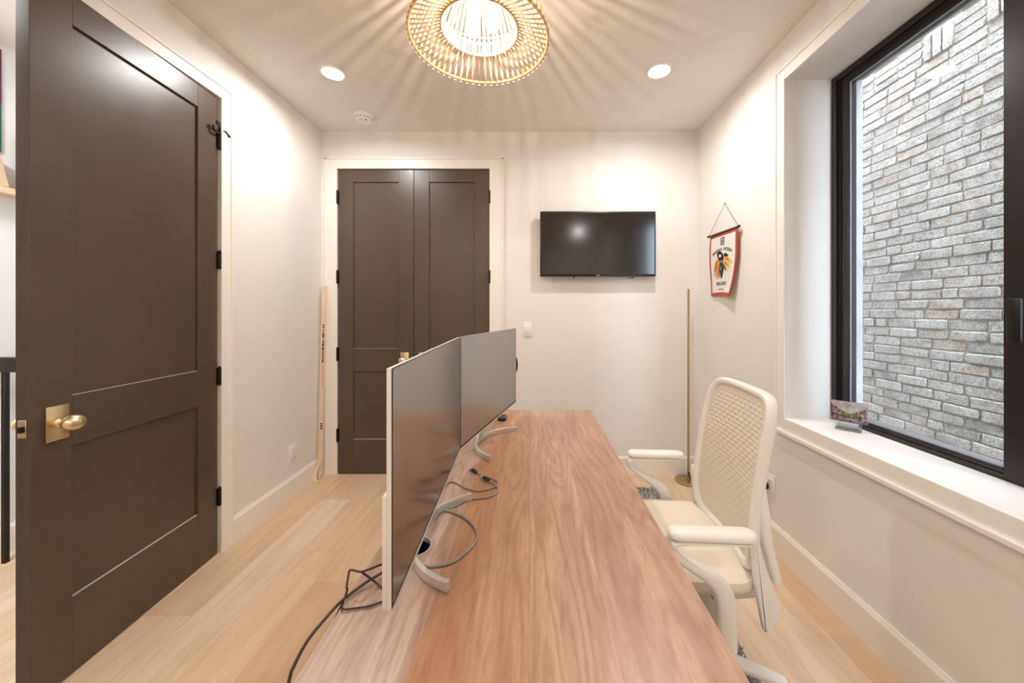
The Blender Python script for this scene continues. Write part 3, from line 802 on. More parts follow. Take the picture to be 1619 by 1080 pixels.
# ------------------------------------------------------------------ floor lamp
LX, LY = 1.196, 2.815
fl = thing('floor_lamp', (LX, LY, 0), 'slim brass floor lamp standing in the back right corner', 'floor lamp')
MB().lathe([(0.0005, 0.001), (0.092, 0.001), (0.095, 0.003), (0.095, 0.010), (0.092, 0.012), (0.0005, 0.012)], 48, (LX - 0.005, LY, 0)).build('lamp_base', 'lamp_brass', fl)
MB().box(LX - 0.008, LX + 0.008, LY - 0.006, LY + 0.006, 0.012, 1.476, 0.002, 2).build('pole', 'lamp_brass', fl)
MB().box(LX - 0.004, LX + 0.004, LY + 0.0055, LY + 0.0085, 0.10, 1.46).build('light_strip', 'white_plastic', fl)
sb = MB().box(LX - 0.006, LX + 0.006, LY - 0.012, LY - 0.006, 0.055, 0.075, 0.002, 2).build('lamp_switch', 'black_plastic', fl)
MB().tube([(LX + 0.004, LY - 0.009, 0.06), (LX + 0.012, LY - 0.025, 0.02), (LX + 0.04, LY - 0.06, 0.0155), (LX + 0.07, LY - 0.095, 0.009), (LX + 0.045, LY - 0.16, 0.004), (LX + 0.03, LY - 0.175, 0.004), (LX + 0.045, LY - 0.19, 0.004), (LX + 0.06, LY - 0.17, 0.004)], 0.0028, 8, smooth=8).build('lamp_cord', 'black_plastic', fl)

# ------------------------------------------------------------------ banner
bn = thing('banner', (1.31, 2.51, 1.42), 'small white felt banner with brick red edging hanging on a string on the right wall', 'banner')
BYL, BYR, BT, BB = 2.690, 2.330, 1.850, 1.418
def ban(u, v, off=0.0):
    """u 0..1 from far to near, v 0..1 from top to bottom"""
    yl = BYL + 0.003 * math.sin(3 * v); yr = BYR + 0.062 * max(0, (v - 0.35) / 0.65) ** 1.2
    y = yl + (yr - yl) * u
    x = 1.306 - 0.006 * math.sin(PI * v * 1.6 + u) - 0.030 * (u ** 2) * max(v, 0) ** 1.5 - off
    z = BT - 0.012 * u - v * (BT - BB) + 0.006 * math.sin(PI * u) * v
    return Vector((x, y, z))
def ban_patch(name, quads, mat, parent, off=0.0, thick=0.0025):
    """quads: list of outlines in (u,v)"""
    w = MB()
    for o_ in quads:
        w.loft([[ban(u, v, off) for u, v in o_], [ban(u, v, off - thick) for u, v in o_]])
    return w.build(name, mat, parent, smooth=False)
w = MB(); nu, nv = 14, 20
fr = [[ban(i / nu, j / nv) for i in range(nu + 1)] for j in range(nv + 1)]; bk = [[ban(i / nu, j / nv, -0.0025) for i in range(nu + 1)] for j in range(nv + 1)]
for j in range(nv):
    for i in range(nu):
        w.add([fr[j][i], fr[j][i + 1], fr[j + 1][i + 1], fr[j + 1][i]], [(0, 1, 2, 3)]); w.add([bk[j][i], bk[j][i + 1], bk[j + 1][i + 1], bk[j + 1][i]], [(3, 2, 1, 0)])
cloth = w.build('banner_cloth', 'white_felt', bn)
def strip(u0, u1, v0, v1, n=14):
    out = []
    for k in range(n):
        if u1 - u0 > v1 - v0: a, b = u0 + (u1 - u0) * k / n, u0 + (u1 - u0) * (k + 1) / n; out.append([(a, v0), (b, v0), (b, v1), (a, v1)])
        else: a, b = v0 + (v1 - v0) * k / n, v0 + (v1 - v0) * (k + 1) / n; out.append([(u0, a), (u1, a), (u1, b), (u0, b)])
    return out
ban_patch('edging', strip(-0.008, 0.045, -0.01, 1.0) + strip(0.955, 1.01, -0.01, 1.0) + strip(-0.008, 1.01, 0.955, 1.01) + strip(-0.008, 1.01, -0.02, 0.045), 'red_felt', bn, 0.0012, 0.006)
rl, rr_ = Vector((1.300, BYL + 0.018, BT + 0.004)), Vector((1.300, BYR - 0.016, BT - 0.008))
rod = MB().tube([rl, rr_], 0.006, 12).build('rod', 'black_metal', bn)
for p in (rl, rr_): MB().lathe([(0.001, -0.010), (0.008, -0.008), (0.0095, 0), (0.008, 0.008), (0.001, 0.010)], 14, p, axis='Y').build('rod_end_cap', 'black_plastic', rod)

MB().tube([rl, (1.316, 2.511, 2.043), rr_], 0.0014, 6).build('string', 'cable_dark', bn)
MB().tube([(XR, 2.511, 2.042), (1.310, 2.511, 2.043)], 0.002, 8).build('nail', 'black_metal', bn)
def ban_text(txt, uc, vc, h, arc=0.0, wfit=None, name='lettering'):
    """text laid on the cloth; h in v units"""
    cu = bpy.data.curves.new('t', 'FONT'); cu.body = txt; cu.align_x = 'CENTER'; cu.align_y = 'CENTER'; cu.extrude = 0; cu.offset = 0.03
    o = bpy.data.objects.new('t', cu); col.objects.link(o)
    dg = bpy.context.evaluated_depsgraph_get(); me = bpy.data.meshes.new_from_object(o.evaluated_get(dg))
    xs = [v.co.x for v in me.vertices]; ys = [v.co.y for v in me.vertices]; Wt = max(xs) - min(xs); Ht = max(ys) - min(ys)
    su = wfit / Wt; sv_ = h / Ht; x0 = (min(xs) + max(xs)) / 2; y0 = (min(ys) + max(ys)) / 2
    w = MB(); vs_ = []
    for v in me.vertices:
        du = (v.co.x - x0) * su; vs_.append(ban(uc + du, vc - (v.co.y - y0) * sv_ + arc * (2 * du / wfit) ** 2, 0.0008))
    w.add(vs_, [tuple(p.vertices) for p in me.polygons])
    bpy.data.objects.remove(o); bpy.data.curves.remove(cu); bpy.data.meshes.remove(me)
    return w.build(name, 'ink', cloth, smooth=False)
def ban_frame(u0, u1, v0, v1, t): return [[(u0, v0), (u1, v0), (u1, v0 + t), (u0, v0 + t)], [(u0, v1 - t), (u1, v1 - t), (u1, v1), (u0, v1)], [(u0, v0), (u0 + t * 1.2, v0), (u0 + t * 1.2, v1), (u0, v1)], [(u1 - t * 1.2, v0), (u1, v0), (u1, v1), (u1 - t * 1.2, v1)]]
ban_patch('number_box', ban_frame(0.43, 0.57, 0.075, 0.195, 0.014), 'ink', cloth, 0.0008, 0.001)
ban_text('81', 0.50, 0.135, 0.07, wfit=0.09, name='number')
ban_text('MARIAN  HOSSA', 0.49, 0.262, 0.052, 0.06, 0.72)
ban_text('2022-2023', 0.47, 0.812, 0.055, 0.0, 0.46)
ban_text('UNITED CENTER', 0.48, 0.905, 0.020, 0.0, 0.28)
# emblem: a profile with trailing feathers
def feather(u0, v0, u1, v1, wd, n=8):
    u0, u1 = .5 + (u0 - .53) * 1.12, .5 + (u1 - .53) * 1.12; v0, v1 = .335 + (v0 - .40) * 1.04, .335 + (v1 - .40) * 1.04; wd *= 1.5
    a, b = Vector((u0, v0)), Vector((u1, v1)); d = (b - a); nn = Vector((-d.y, d.x)).normalized(); L = []; R = []
    for k in range(n + 1):
        t = k / n; wv = wd * max(0.0, math.sin(PI * min(1, t * 0.86 + 0.12))) ** 0.7; p = a + d * t
        L.append(tuple(p + nn * wv)); R.append(tuple(p - nn * wv))
    return L + R[::-1]
ban_patch('emblem_feathers', [feather(.40, .47, .24, .66, .035), feather(.42, .47, .27, .76, .035), feather(.44, .48, .33, .80, .034), feather(.46, .49, .41, .78, .032)], 'emb_orange', cloth, 0.0008, 0.001)
ban_patch('emblem_yellow_feathers', [feather(.56, .46, .86, .56, .030), feather(.58, .48, .80, .64, .030), feather(.57, .50, .72, .69, .028), feather(.36, .52, .29, .70, .010), feather(.66, .47, .82, .53, .010)], 'emb_yellow', cloth, 0.0012, 0.001)
ban_patch('emblem_red_marks', [feather(.37, .50, .25, .60, .009), feather(.38, .55, .30, .68, .008), feather(.42, .58, .36, .72, .008), feather(.62, .48, .76, .52, .008), feather(.60, .53, .72, .60, .008)], 'emb_red', cloth, 0.0015, 0.001)
ban_patch('emblem_hair', [feather(.52, .44, .50, .78, .055), feather(.40, .43, .58, .47, .050), feather(.36, .40, .54, .42, .038), feather(.58, .42, .72, .45, .018), feather(.34, .50, .21, .72, .006), feather(.60, .56, .66, .68, .008), feather(.46, .55, .40, .78, .006)], 'ink', cloth, 0.0018, 0.001)
ban_patch('emblem_green_marks', [feather(.53, .50, .53, .56, .018), feather(.52, .58, .52, .64, .016), feather(.60, .60, .63, .66, .012), feather(.52, .67, .51, .72, .014)], 'emb_green', cloth, 0.0022, 0.001)
ban_patch('emblem_face', [feather(.42, .425, .50, .435, .016), feather(.49, .50, .50, .54, .006), feather(.48, .60, .49, .66, .006), feather(.56, .50, .575, .58, .005)], 'white_felt', cloth, 0.0025, 0.001)

# ------------------------------------------------------------------ cardboard strip in the corner
cb = thing('cardboard_box', (-1.655, 2.86, 0), 'tall thin cardboard box with printed stripes leaning in the back left corner', 'box')
w = MB()
bot = [(-1.668, 2.848), (-1.636, 2.848), (-1.636, 2.866), (-1.668, 2.866)]
top = [(-1.663, 2.895), (-1.631, 2.895), (-1.631, 2.910), (-1.663, 2.910)]
w.loft([[Vector((x, y, 0.135)) for x, y in bot], [Vector((x, y, 1.504)) for x, y in top]])
w.build('box_body', 'cardboard', cb, smooth=False)
def on_box(z, x0, x1, h, off=0.0006):
    t = (z - 0.135) / (1.504 - 0.135); y = 2.848 + (2.895 - 2.848) * t - off; dx = 0.005 * t
    return [Vector((-1.672 + dx + x0, y, z - h / 2)), Vector((-1.672 + dx + x1, y, z - h / 2)), Vector((-1.672 + dx + x1, y + 0.0005, z + h / 2)), Vector((-1.672 + dx + x0, y + 0.0005, z + h / 2))]
w = MB()
rg = random.Random(5); z = 1.195
while z > 0.905:
    h = rg.choice((0.004, 0.006, 0.009, 0.012)); w.add(on_box(z, 0.016, 0.033, h), [(0, 1, 2, 3)]); z -= h + rg.choice((0.004, 0.006, 0.008))
for z in (0.428, 0.410, 0.392): w.add(on_box(z, 0.016, 0.0345, 0.010), [(0, 1, 2, 3)])
w.build('printed_bars', 'ink', cb, smooth=False)
w = MB(); z = 0.885
while z > 0.71: w.add(on_box(z, 0.020, 0.030, 0.004), [(0, 1, 2, 3)]); z -= 0.008
w.build('printed_text', 'ink_brown', cb, smooth=False)
w = MB()
w.ribbon([(-1.655, 2.852, 0.20), (-1.650, 2.842, 0.14), (-1.664, 2.820, 0.08), (-1.662, 2.800, 0.035), (-1.652, 2.790, 0.004)], [0.016, 0.014, 0.010, 0.012, 0.016], 0.0012, (1, 0.2, 0), 6, 8)
w.ribbon([(-1.645, 2.850, 0.22), (-1.638, 2.840, 0.15), (-1.643, 2.842, 0.10), (-1.655, 2.835, 0.06), (-1.664, 2.822, 0.05)], [0.008, 0.007, 0.005], 0.0010, (1, 0.4, 0.2), 6, 8)
w.ribbon([(-1.665, 2.852, 0.18), (-1.660, 2.850, 0.10), (-1.664, 2.842, 0.03), (-1.66, 2.842, 0.0015)], [0.006, 0.006], 0.001, (1, 0, 0), 6, 8)
w.build('torn_flap', 'cardboard', cb)

# ------------------------------------------------------------------ hall beyond the door
gr = thing('stair_railing', (-2.55, 1.907, 0), 'black metal stair railing in the hall seen past the edge of the brown door', 'railing')
MB().box(HX, -2.05, 1.885, 1.929, 0.992, 1.068, 0.004, 2).build('handrail', 'black_metal', gr)
for k in range(7):
    x = -2.853 + 0.113 * k + 0.113
    if x < -2.08: MB().box(x - 0.010, x + 0.010, 1.897, 1.917, 0.0, 0.995, 0.001, 1).build('baluster', 'black_metal', gr)
MB().box(-2.10, -2.05, 1.882, 1.932, 0.0, 0.995, 0.003, 1).build('newel_post', 'black_metal', gr)
sh = thing('wall_shelf', (HX, 1.9, 1.925), 'pale wooden picture ledge on the hall wall seen past the door', 'shelf')
MB().box(HX, HX + 0.085, 1.55, 2.8, 1.930, 1.962, 0.001, 1).build('ledge_board', 'pale_oak', sh)
MB().box(HX, HX + 0.012, 1.55, 2.8, 1.962, 1.985).build('ledge_back', 'pale_oak', sh)
o = MB().box(-0.011, 0.011, -0.045, 0.045, 0, 0.30, 0.002, 1, mat=Matrix.Translation((HX + 0.04, 2.065, 1.9625)))
tag(o.build('book', 'plum'), 'dark plum book standing upright on the wooden hall ledge', 'book')
o = MB().box(-0.012, 0.012, -0.06, 0.06, 0, 0.16, 0.002, 1, mat=Matrix.Translation((HX + 0.045, 1.915, 1.9640)) @ Matrix.Rotation(0.20, 4, 'X') @ Matrix.Rotation(0.2, 4, 'Z'))
tag(o.build('wooden_block', 'pale_oak'), 'small pale wooden block leaning on the hall ledge at the photo edge', 'wooden block')
ar = thing('wall_art', (HX, 1.83, 2.12), 'narrow plum and green hanging on the hall wall at the photo edge', 'wall art')
MB().box(HX, HX + 0.012, 1.79, 1.968, 2.44 - 0.02, 2.71).build('upper_panel', 'plum', ar)
MB().box(HX, HX + 0.011, 1.79, 1.968, 2.16, 2.42).build('lower_panel', 'green', ar)

# ------------------------------------------------------------------ desk
DX0, DX1, DYN, DYF = -0.388, 0.352, 0.36, 2.22
desk = thing('desk', ((DX0 + DX1) / 2, (DYN + DYF) / 2, 0), 'long walnut plank desk running down the middle of the room', 'desk')
GX, GY, GR = -0.300, 0.934, 0.040
bm = bmesh.new()
# top with a round cable hole: quads around hole square
outer = [(DX0, DYN), (DX1, DYN), (DX1, DYF), (DX0, DYF)]
w = MB(); zt, zb = DESK_Z, DESK_Z - 0.032
a_ = 0.055; gx0, gx1, gy0, gy1 = GX - a_, GX + a_, GY - a_, GY + a_
E = 0.0015
def flat(x0, x1, y0, y1):
    w.add([(x0, y0, zt), (x1, y0, zt), (x1, y1, zt), (x0, y1, zt)], [(0, 1, 2, 3)]); w.add([(x0, y0, zb), (x1, y0, zb), (x1, y1, zb), (x0, y1, zb)], [(3, 2, 1, 0)])
X0, X1, Y0, Y1 = DX0 + E, DX1 - E, DYN + E, DYF - E
flat(X0, X1, Y0, gy0); flat(X0, X1, gy1, Y1); flat(X0, gx0, gy0, gy1); flat(gx1, X1, gy0, gy1)
nn = 32; sq = []
for k in range(nn):
    a = 2 * PI * k / nn + PI / 4; c, s_ = math.cos(a), math.sin(a); m = a_ / max(abs(c), abs(s_)); sq.append((GX + m * c, GY + m * s_))
ci = [(GX + GR * math.cos(2 * PI * k / nn + PI / 4), GY + GR * math.sin(2 * PI * k / nn + PI / 4)) for k in range(nn)]
w.loft([[Vector((x, y, zt)) for x, y in sq], [Vector((x, y, zt)) for x, y in ci], [Vector((x, y, zb)) for x, y in ci], [Vector((x, y, zb)) for x, y in sq]], cap=False)
per = [[(DX0 + e, DYN + e), (DX1 - e, DYN + e), (DX1 - e, DYF - e), (DX0 + e, DYF - e)] for e in (E, 0, 0, E)]
w.loft([[Vector((x, y, z)) for x, y in p] for p, z in zip(per, (zt, zt - E, zb + E, zb))], cap=False)
w.build('desk_top', 'desk', desk, smooth=False)
for x in (DX0 + 0.05, DX1 - 0.10):
    for y in (DYN + 0.10, DYF - 0.14):
        MB().box(x, x + 0.05, y, y + 0.05, 0.0105, zb, 0.003, 2).build('leg', 'black_metal', desk)
w = MB().box(DX0 + 0.10, DX1 - 0.10, DYN + 0.11, DYN + 0.14, zb - 0.06, zb).box(DX0 + 0.10, DX1 - 0.10, DYF - 0.13, DYF - 0.10, zb - 0.06, zb).box(-0.03, 0.0, DYN + 0.12, DYF - 0.12, zb - 0.05, zb)
w.build('under_frame', 'black_metal', desk)
MB().lathe([(GR - 0.0015, zt - 0.010), (GR - 0.0015, zt - 0.075), (0.0005, zt - 0.075)], 40, (GX, GY, 0), cap=False).build('hole_shade_cup', 'black_plastic', desk)  # black cup added so the hole shows the darkness under the desk
g = MB().lathe([(GR - 0.001, zt - 0.030), (GR - 0.001, zt + 0.0015), (GR + 0.004, zt + 0.0015), (GR + 0.004, zt + 0.0002)], 40, (GX, GY, 0), cap=False).build('cable_grommet', 'silver', desk)

# ------------------------------------------------------------------ monitors
def monitor(p_near, p_far, z0, z1, foot_mid, label, th=0.011):
    A, B = Vector((p_near[0], p_near[1], 0)), Vector((p_far[0], p_far[1], 0)); d = (B - A); L = d.length; d.normalize()
    nrm = Vector((d.y, -d.x, 0))         # screen faces +X
    t = thing('monitor', (foot_mid[0], foot_mid[1], DESK_Z), label, 'monitor', 'pair of monitors on the desk')
    T = Matrix(((d.x, nrm.x, 0, A.x), (d.y, nrm.y, 0, A.y), (0, 0, 1, 0), (0, 0, 0, 1)))   # local x along, y outwards from screen
    w = MB().box(0, L, -th, -0.0012, z0, z1, 0.002, 2); xform(w, T).build('housing', 'silver_shell', t)
    # lower thicker section of the back
    w = MB().box(0.0, L, -th - 0.008, -th + 0.001, z0 + 0.001, z0 + 0.198, 0.003, 2); bp = xform(w, T).build('rear_cover', 'silver_shell', t)
    w = MB().box(L / 2 - 0.06, L / 2 + 0.06, -th - 0.030, -th - 0.006, z0 + 0.03, z0 + 0.17, 0.006, 2); xform(w, T).build('stand_mount', 'silver_shell', bp)
    w = MB(); e = 0.0015
    w.box(0.0, L, -0.0022, 0.0, z0, z1, 0.0008, 1); xform(w, T).build('bezel', 'black_plastic', t)
    w = MB().box(0.0015, L - 0.0015, -0.0006, 0.0006, z0 + 0.012, z1 - 0.0015); xform(w, T).build('screen', 'screen', t, smooth=False)
    w = MB().box(0.0, L, -0.001, 0.0016, z0 - 0.002, z0 + 0.0035, 0.0006, 1); xform(w, T).build('lower_trim', 'silver', t)
    # stand: curved foot opening to the front
    R, half = 0.207, 0.19; mid = Vector(foot_mid + (0,)); cen = mid + nrm * (math.sqrt(R * R - half * half)); cen = mid - nrm * (0.125 - R)
    a1 = math.asin(min(1, half / R)); w = MB(); n = 40; rings = []
    base_a = math.atan2(-nrm.y, -nrm.x)
    for k in range(n + 1):
        a = base_a - a1 + 2 * a1 * k / n; c, s_ = math.cos(a), math.sin(a)
        ring = []
        for (r, z) in ((R - 0.006, 0.0), (R + 0.006, 0.0), (R + 0.006, 0.019), (R + 0.004, 0.021), (R - 0.004, 0.021), (R - 0.006, 0.019)):
            ring.append(Vector((cen.x + r * c, cen.y + r * s_, DESK_Z + z + 0.0012)))
        rings.append(ring)
    w.loft(rings); w.build('foot', 'silver', t)
    back = cen - nrm * R; cc = A + d * (L / 2) - nrm * (th + 0.02); zc = z0 + 0.10
    w = MB().ribbon([back + Vector((0, 0, DESK_Z + 0.002)), back + Vector((0, 0, DESK_Z + 0.03)) + nrm * 0.002, (back + cc) / 2 + Vector((0, 0, DESK_Z + 0.10)), cc + Vector((0, 0, zc))], [0.03, 0.026, 0.024], [0.006, 0.006], d, 8)
    w.build('neck', 'silver', t)
    return t, T
monitor((-0.2423, 0.635), (-0.271, 1.368), 0.791, 1.211, (-0.187, 0.975), 'nearer silver backed flat monitor standing on the desk, its screen off')
m2, T2 = monitor((-0.269, 1.374), (-0.094, 2.09), 0.791, 1.211, (-0.122, 1.648), 'farther flat monitor on the desk, angled towards the chair with its screen off')

# ------------------------------------------------------------------ cables on the desk
def cable(pts, r, mat, label, plugs=(), name='cable', extra=()):
    allp = smooth_path(pts, 8); b = min(allp, key=lambda p: p.z)
    t = thing(name, tuple(allp[0]), label, 'cable')
    MB().tube(allp, r, 8).build('cord', mat, t)
    for e in extra: MB().tube(smooth_path(e, 8), r, 8).build('cord', mat, t)
    for p, q in plugs:
        p, q = Vector(p), Vector(q); d = (q - p).normalized(); up = Vector((0, 0, 1)); s_ = d.cross(up).normalized()
        T = Matrix(((d.x, s_.x, 0, p.x), (d.y, s_.y, 0, p.y), (0, 0, 1, p.z), (0, 0, 0, 1)))
        w = MB().box(0, (q - p).length * 0.68, -0.006, 0.006, -0.004, 0.004, 0.002, 2)
        pl = xform(w, T).build('plug', 'black_plastic', t)
        xform(MB().box((q - p).length * 0.66, (q - p).length, -0.0042, 0.0042, -0.0018, 0.0018, 0.0006, 1), T).build('plug_tip', 'silver', pl)
    return t
def D(px, py, z=0.0035): return at(px, py, DESK_Z + z)
cable([D(753, 746, .006), D(766, 753, .006), D(783, 759, .005), D(787, 764), D(779, 771), D(758, 776), D(737, 772), D(720, 763, .004), D(709, 763, .004), D(695, 780, .02), D(680, 800, .05)], 0.0026, 'cable_grey', 'grey cable with a black plug curling across the desk beside the far monitor foot', plugs=[(D(754, 747, .006), D(742, 740, .006))])
cable([D(772, 758, .009), D(782, 765, .006), D(787, 773, .005), D(783, 781), D(768, 787), D(745, 789), D(728, 796), D(706, 806), D(694, 812, .006), D(672, 838, .02), D(660, 850, .03)], 0.0026, 'cable_grey', 'grey cable looping past the curved foot with its black plug lying over another cord', plugs=[(D(774, 759, .010), D(760, 752, .011))])
cable([D(672, 802, .03), D(693, 805, .006), D(712, 809), D(733, 818), D(748, 831), D(754, 845), D(750, 859), D(735, 875), D(715, 889), D(690, 895), D(668, 895), D(650, 893, .006), D(625, 892, .01)], 0.0033, 'cable_grey', 'thicker grey cable bowing out in a wide loop around the desk cable hole')
def A3(px, py, z): return at(px, py, z)
cable([D(655, 880, .02), D(625, 887, .012), D(602, 893, .02), A3(587, 899, .745), A3(571, 904, .75), A3(560, 902, .752), A3(553, 902, .750), A3(550.5, 912, .742), A3(548, 928, .735), A3(547, 940, .718), (-0.398, .72, .66), (-0.37, .74, .55), (-0.36, .8, .30)], 0.0023, 'cable_dark', 'dark thin cable kinked up over the left edge of the desk', extra=[[A3(571, 904, .75), D(585, 914, .02), D(600, 926, .004), D(612, 934, .0035)]])
cable([D(640, 890, .012), D(620, 898, .012), D(602, 907, .012), D(585, 917, .010), D(570, 927, .007), D(553, 940, .006), A3(536, 954, .715), A3(517, 975, .713), A3(499, 996, .711), A3(485, 1015, .706), A3(473, 1036, .698), A3(464, 1055, .690), A3(458.5, 1070, .680), (-0.420, .615, .62), (-0.40, .60, .45), (-0.38, .62, .15)], 0.0029, 'cable_dark', 'dark cable sweeping down along the left edge of the desk toward the camera')
cable([D(612, 948), D(602, 952), D(585, 958), D(568, 961), D(552, 963), D(541, 963, .004), (-0.392, .76, .70), (-0.395, .77, .60), (-0.37, .80, .3)], 0.0020, 'cable_dark', 'thin brown cord lying flat across the pale left strip of the desk')
# coil hanging behind the far monitor
hk = Vector((-0.094 - 0.012, 2.08, 0))
cable([(-0.112, 2.085, 1.05), (-0.098, 2.105, 1.045), (-0.090, 2.112, 1.02), (-0.088, 2.115, 0.99), (-0.094, 2.112, 0.962), (-0.108, 2.09, 0.95), (-0.13, 2.04, 0.96), (-0.15, 2.0, 1.0), (-0.135, 2.04, 1.04), (-0.104, 2.10, 1.035), (-0.093, 2.112, 1.00), (-0.101, 2.105, 0.97), (-0.13, 2.03, 0.97)], 0.0035, 'black_plastic', 'black coiled cable hanging behind the outer edge of the far monitor')
c = at(794, 662, DESK_Z)
dk = thing('cable_adapter', (-0.168, 2.03, DESK_Z), 'small black adapter on the desk under the far end of the far monitor', 'adapter')
MB().prism(rrect(0.045, 0.085, 0.012, 5, -0.168, 2.03), 'Z', DESK_Z + 0.0003, DESK_Z + 0.016, 0.004).build('adapter_body', 'black_plastic', dk)
MB().tube([(-0.168, 2.07, DESK_Z + .006), (-0.18, 2.11, DESK_Z + .004), (-0.22, 2.14, DESK_Z + .004), (-0.30, 2.12, DESK_Z + .004)], 0.0025, 8, smooth=6).build('adapter_cord', 'black_plastic', dk)

# ------------------------------------------------------------------ rug
rug = thing('rug', (0.1, 1.6, 0), 'shaggy black and cream speckled rug under the desk and chair', 'rug')
rc = [(-0.62, 0.5), (0.745, 0.55), (0.895, 2.70), (-0.50, 2.72)]
MB().prism(rc, 'Z', 0.0005, 0.010).build('rug_backing', 'rug_back', rug, smooth=False)
w = MB(); rg = random.Random(11)
for k in range(17000):
    u, v = rg.random() ** 0.75, rg.random()
    a = Vector(rc[0]).lerp(Vector(rc[1]), u); b = Vector(rc[3]).lerp(Vector(rc[2]), u); p = a.lerp(b, v)
    h = rg.uniform(.010, .022); th = rg.uniform(0, 2 * PI); wd = 0.0035; le = rg.uniform(0, .014); t2 = rg.uniform(0, 2 * PI)
    q = Vector((p.x, p.y, 0.009)); c_, s_ = math.cos(th) * wd, math.sin(th) * wd
    w.add([q + Vector((c_, s_, 0)), q - Vector((c_, s_, 0)), q + Vector((-s_, c_, 0)), q + Vector((le * math.cos(t2), le * math.sin(t2), h))], [(0, 1, 3), (1, 2, 3), (2, 0, 3)])
tag(w.build('pile', 'pile', rug, smooth=False), kind='stuff')

# ------------------------------------------------------------------ chair
HXc, HYc = 0.515, 1.345
ch = thing('office_chair', (HXc, HYc, 0), 'white and cream office chair with knitted back and loop arms, facing the desk', 'chair')
cy = HYc
# seat cushion
rings = []
def seat_ring(inset, z, crown=0.0):
    out = []
    for (x, y) in rrect(0.49 - 2 * inset, 0.49 - 2 * inset, 0.11 - inset * 0.5, 8, 0.485, cy):
        dz = -0.020 * max(0, (0.34 - x) / 0.10) ** 2 + 0.010 * abs((y - cy) / 0.25) ** 2
        out.append(Vector((x, y, z + dz)))
    return out
for ins, z in ((0.06, 0.438), (0.02, 0.440), (0.004, 0.452), (0.0, 0.468), (0.004, 0.483), (0.018, 0.494), (0.05, 0.498), (0.12, 0.494), (0.19, 0.490)): rings.append(seat_ring(ins, z))
MB().loft(rings).build('seat', 'seat_fabric', ch)
MB().loft([seat_ring(0.10, 0.405), seat_ring(0.05, 0.412), seat_ring(0.03, 0.432), seat_ring(0.05, 0.440)]).build('seat_pan', 'chair_frame', ch)
# backrest surface: local v 0 bottom..1 top, u -1..1 across
def back_pt(u, v, d=0.0):
    z = 0.492 + v * (1.045 - 0.492)
    x = 0.668 + 0.018 * v + 0.064 * max(v, 0) ** 2.2 - 0.016 * math.sin(PI * min(1, v * 1.5)) * 0
    x += 0.030 * (1 - u * u) * (1.0 - 0.45 * v)       # centre sits further back
    hw = 0.232 - 0.012 * v
    # direction of thickness (roughly +x)
    return Vector((x + d, cy + u * hw, z - d * 0.12))
def sq(u, v, e=7.0):
    """map square to rounded square so that corners are round"""
    return u, v
def outline(n=96, inset=0.0, e=7.0):
    out = []
    for k in range(n):
        a = 2 * PI * k / n; c, s_ = math.cos(a), math.sin(a)
        r = (abs(c) ** e + abs(s_) ** e) ** (-1 / e); out.append(((1 - inset) * r * c, 0.5 + (0.5 - inset * 0.42) * r * s_))
    return out
# rim: swept rounded section along outline
w = MB(); rings = []
for ins, d in ((0.105, 0.003), (0.085, -0.004), (0.055, -0.008), (0.022, -0.007), (0.0, 0.001), (-0.004, 0.012), (0.0, 0.022), (0.03, 0.029), (0.08, 0.028), (0.105, 0.020)):
    rings.append([back_pt(u, v, d) for u, v in outline(inset=ins)])
w.loft(rings, cap=False, loop=True)
w.build('back_frame', 'chair_frame', ch)
# knitted panel with real relief
w = MB(); nu, nv = 150, 170; U = 0.885; grid = []
def knit(yy, zz):
    r = zz / 0.0155; row = math.floor(r); fz = r - row
    cx_ = yy / 0.034 + (0.5 if row % 2 else 0); fy = cx_ - math.floor(cx_)
    s_ = max(0, math.sin(PI * fz)) ** 0.6 * max(0, math.sin(PI * fy)) ** 0.6
    return s_
ol = outline(400, 0.115)
def inside_r(a, e=7.0):
    c, s_ = math.cos(a), math.sin(a); return (abs(c) ** e + abs(s_) ** e) ** (-1 / e)
rows = []
for j in range(nv + 1):
    row = []
    for i in range(nu + 1):
        uu, vv = -1 + 2 * i / nu, -1 + 2 * j / nv
        # squircle mapping: shrink towards rounded corners
        a = math.atan2(vv, uu); m = max(abs(uu), abs(vv)); 
        if m > 1e-6: r = m * inside_r(a); x_, y_ = r * math.cos(a), r * math.sin(a)
        else: x_ = y_ = 0
        # (inside_r is the radius at m=1)
        u = (1 - 0.082) * x_; v = 0.5 + (0.5 - 0.082 * 0.42) * y_
        p = back_pt(u, v, 0.0)
        k = knit((p.y - cy), p.z); edge = min(1, (1 - m) * 8)
        fade = min(1, max(0.1, (v - 0.10) * 1.7))
        row.append(back_pt(u, v, 0.0055 - 0.0040 * k * edge * fade))
    rows.append(row)
w.loft(rows, closed=False, cap=False)
w.build('back_knit', 'weave', ch)
